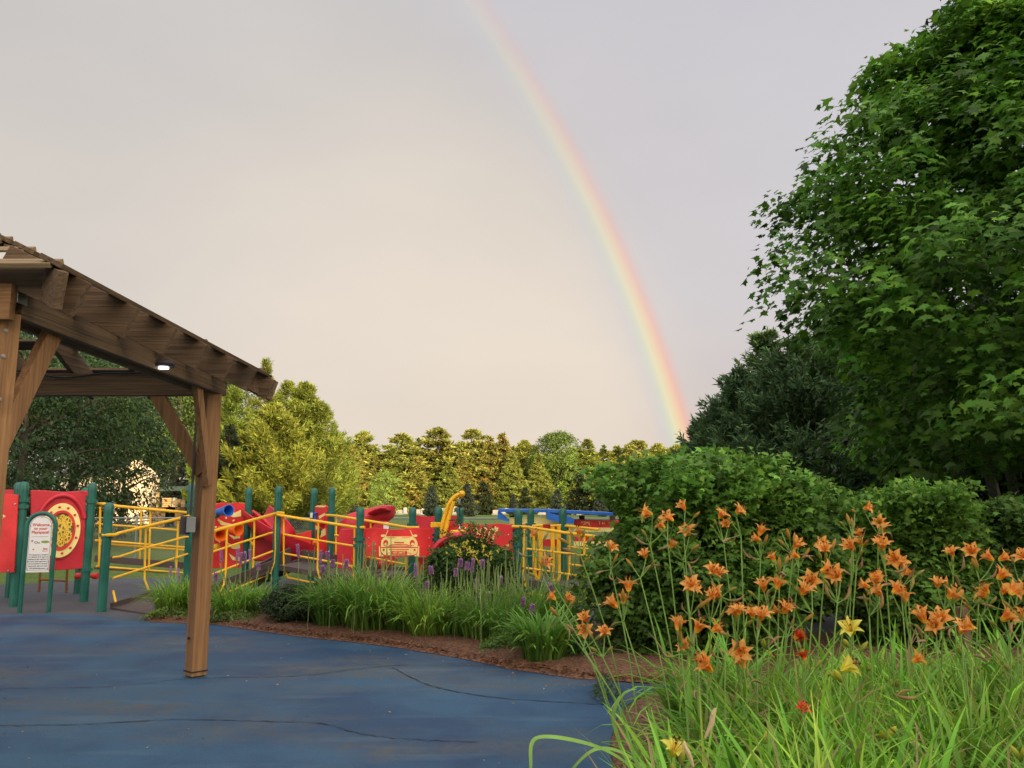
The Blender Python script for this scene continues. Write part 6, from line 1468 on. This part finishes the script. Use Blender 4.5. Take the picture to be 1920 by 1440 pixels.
scape([(1265, 628)], 1290, 3.8, 'pale yellow daylily open above the leaves', 'yellow', 2, 0, 'yellow daylilies')
scape([(1272, 772)], 1290, 3.6, 'lower yellow daylily with narrow petals', 'yellow', 2, 1, 'yellow daylilies')
scape([(612, 1080)], 640, 2.9, 'closed yellow daylily bud low in the foreground', 'yellow', 3, 2, 'yellow daylilies', fs=.8)
scape([(1090, 645), (1065, 655)], 1100, 3.9, 'dark red daylilies in the middle of the bed', 'red', 2, 0, 'red daylilies')
scape([(1083, 712)], 1090, 3.8, 'red daylily just above the leaf tips', 'red', 1, 0, 'red daylilies')
scape([(1100, 915)], 1100, 3.3, 'low red daylily down in the foreground leaves', 'red', 1, 0, 'red daylilies')
# leaves of the border
rng = np.random.default_rng(77)
def border(N, x0, x1, y0, y1, Lr, seed, col, lean, bend, wv, name='daylily_leaves', lab=None):
    rng = np.random.default_rng(seed); cx_ = x0 + (x1 - x0) * rng.random(N // 26); cy_ = y0 + (y1 - y0) * rng.random(N // 26)
    keep = (cx_ > np.interp(cy_, [2.0, 3.0, 4.9, 5.6], [.40, .55, .95, 1.20])) & (rng.random(len(cx_)) < .97); cx_ = cx_[keep]; cy_ = cy_[keep]
    n = len(cx_) * 26; bx_ = np.repeat(cx_, 26) + rng.normal(0, .04, n); by_ = np.repeat(cy_, 26) + rng.normal(0, .04, n)
    base = np.stack([bx_, by_, np.full(n, .06)], 1); az = rng.random(n) * 2 * np.pi; L = np.repeat(.8 + .4 * rng.random(len(cx_)), 26) * Lr * (.6 + .6 * rng.random(n))
    cv = np.repeat(.75 + .5 * rng.random(len(cx_)), 26)[:, None]
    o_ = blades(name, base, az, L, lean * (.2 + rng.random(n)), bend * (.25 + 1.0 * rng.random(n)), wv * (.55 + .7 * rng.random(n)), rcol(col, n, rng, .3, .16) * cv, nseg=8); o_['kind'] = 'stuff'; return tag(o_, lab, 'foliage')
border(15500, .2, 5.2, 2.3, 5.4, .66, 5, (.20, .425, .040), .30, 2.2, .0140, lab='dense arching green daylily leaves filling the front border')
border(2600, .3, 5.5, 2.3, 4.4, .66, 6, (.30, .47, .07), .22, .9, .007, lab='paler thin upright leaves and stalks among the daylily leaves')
# upright green budded stalks in the foreground
mb = MB(); rng = np.random.default_rng(8)
root_s = None
for i in range(46):
    x = rng.uniform(.9, 4.2); y = rng.uniform(3.0, 4.6); h = rng.uniform(.42, .72); lx = rng.normal(0, .08)
    t_ = empty('budded_stalk', (x, y, .06), 'green lily stalk with closed pale buds rising among the border leaves', 'flower stalk', 'closed lily stalks in the border leaves')
    mb = MB(); top = Vector((x + lx, y, .06 + h)); mb.tube([(x, y, .06), (x + lx * .3, y, .06 + h * .6), tuple(top)], [.0042, .0036, .0026], 6); its = []
    for k in range(rng.integers(2, 5)):
        d = Vector((rng.normal(0, .5), rng.normal(0, .4), 1)).normalized(); p = top + d * .02; mb.tube([top, p], [.0026, .002], 5); its.append((p, d))
    mb.build('stem', M['scape'], t_, smooth=True)
    for p, d in its: place(random.choice([ybud[1], ybud[0], buds[2], buds[1]]), t_, p - Vector(t_.location), d, rng.uniform(.6, 1))
# long leaf arching out over the pavement
def single_leaf(pts, wd0, lab):
    P_ = smooth_curve([tuple(at(*q)) for q in pts], 8); mb = MB(); vs = []
    for i, p in enumerate(P_):
        s = i / (len(P_) - 1); a = Vector(P_[max(0, i - 1)]); b2 = Vector(P_[min(len(P_) - 1, i + 1)]); d = (b2 - a).normalized(); sd_ = d.cross(Vector((0, -.55, .8))).normalized(); wv = wd0 * (1 - s ** 3) * min(1, .5 + s * 2) + .0005; p = Vector(p)
        vs += [p + sd_ * wv, p - Vector((0, 0, wv * .4)), p - sd_ * wv]
    mb.add(vs, [[3 * i + j, 3 * i + j + 1, 3 * i + j + 4, 3 * i + j + 3] for i in range(len(P_) - 1) for j in (0, 1)])
    o_ = mb.build('long_leaf', M['longleaf'], None, smooth=True); return tag(o_, lab, 'leaf')
M['longleaf'] = painted('long_leaf_green', (.14, .28, .035), .5, .25, .05)
single_leaf([(1215, 1470, 3.2), (1160, 1420, 3.1), (1090, 1391, 3.0), (1005, 1384, 2.95), (995, 1440, 2.9), (992, 1470, 2.9)], .009, 'long strap leaf arching out over the blue pavement and folding down')
single_leaf([(1250, 1480, 3.4), (1180, 1418, 3.35), (1120, 1404, 3.3), (1075, 1440, 3.3), (1060, 1475, 3.3)], .008, 'second strap leaf curving over the pavement below the longest')
single_leaf([(1200, 1480, 3.5), (1165, 1400, 3.5), (1150, 1340, 3.5), (1170, 1300, 3.5), (1195, 1292, 3.5)], .009, 'upright strap leaf at the corner of the mulch')
# dead curled pale leaves in the foreground
M['straw'] = painted('straw', (.55, .42, .24), .7, .2, .1)
for pts, lb in (([(1322, 1384, 3.0), (1333, 1360, 3.0), (1337, 1340, 3.0), (1342, 1328, 3.0)], 'pale dry curled leaf standing in the foreground leaves'), ([(1300, 1438, 2.9), (1292, 1415, 2.9), (1284, 1400, 2.9), (1282, 1390, 2.9)], 'dry split leaf low in the foreground')):
    P_ = smooth_curve([tuple(at(*q)) for q in pts], 5); mb = MB(); mb.tube(P_, [.004 + .006 * math.sin(math.pi * i / (len(P_) - 1)) for i in range(len(P_))], 6); tag(mb.build('dry_leaf', M['straw'], None, smooth=True), lb, 'leaf')

# ================================================================== FINISH
bpy.context.view_layer.update()
dg = bpy.context.evaluated_depsgraph_get()
for o_ in [q for q in scene.objects if q.type == 'FONT']:
    me = bpy.data.meshes.new_from_object(o_.evaluated_get(dg)); n_ = bpy.data.objects.new('lettering', me); COL.objects.link(n_); n_.parent = o_.parent; n_.location = o_.location; n_.rotation_euler = o_.rotation_euler
    bpy.data.objects.remove(o_)
for o_ in [q for q in scene.objects if q.get('proto')]: bpy.data.objects.remove(o_)
for o_ in scene.objects:
    for k in ('used', 'proto'):
        if k in o_: del o_[k]
scene.render.engine = 'CYCLES'
scene.cycles.max_bounces = 8; scene.cycles.transparent_max_bounces = 8; scene.cycles.diffuse_bounces = 3
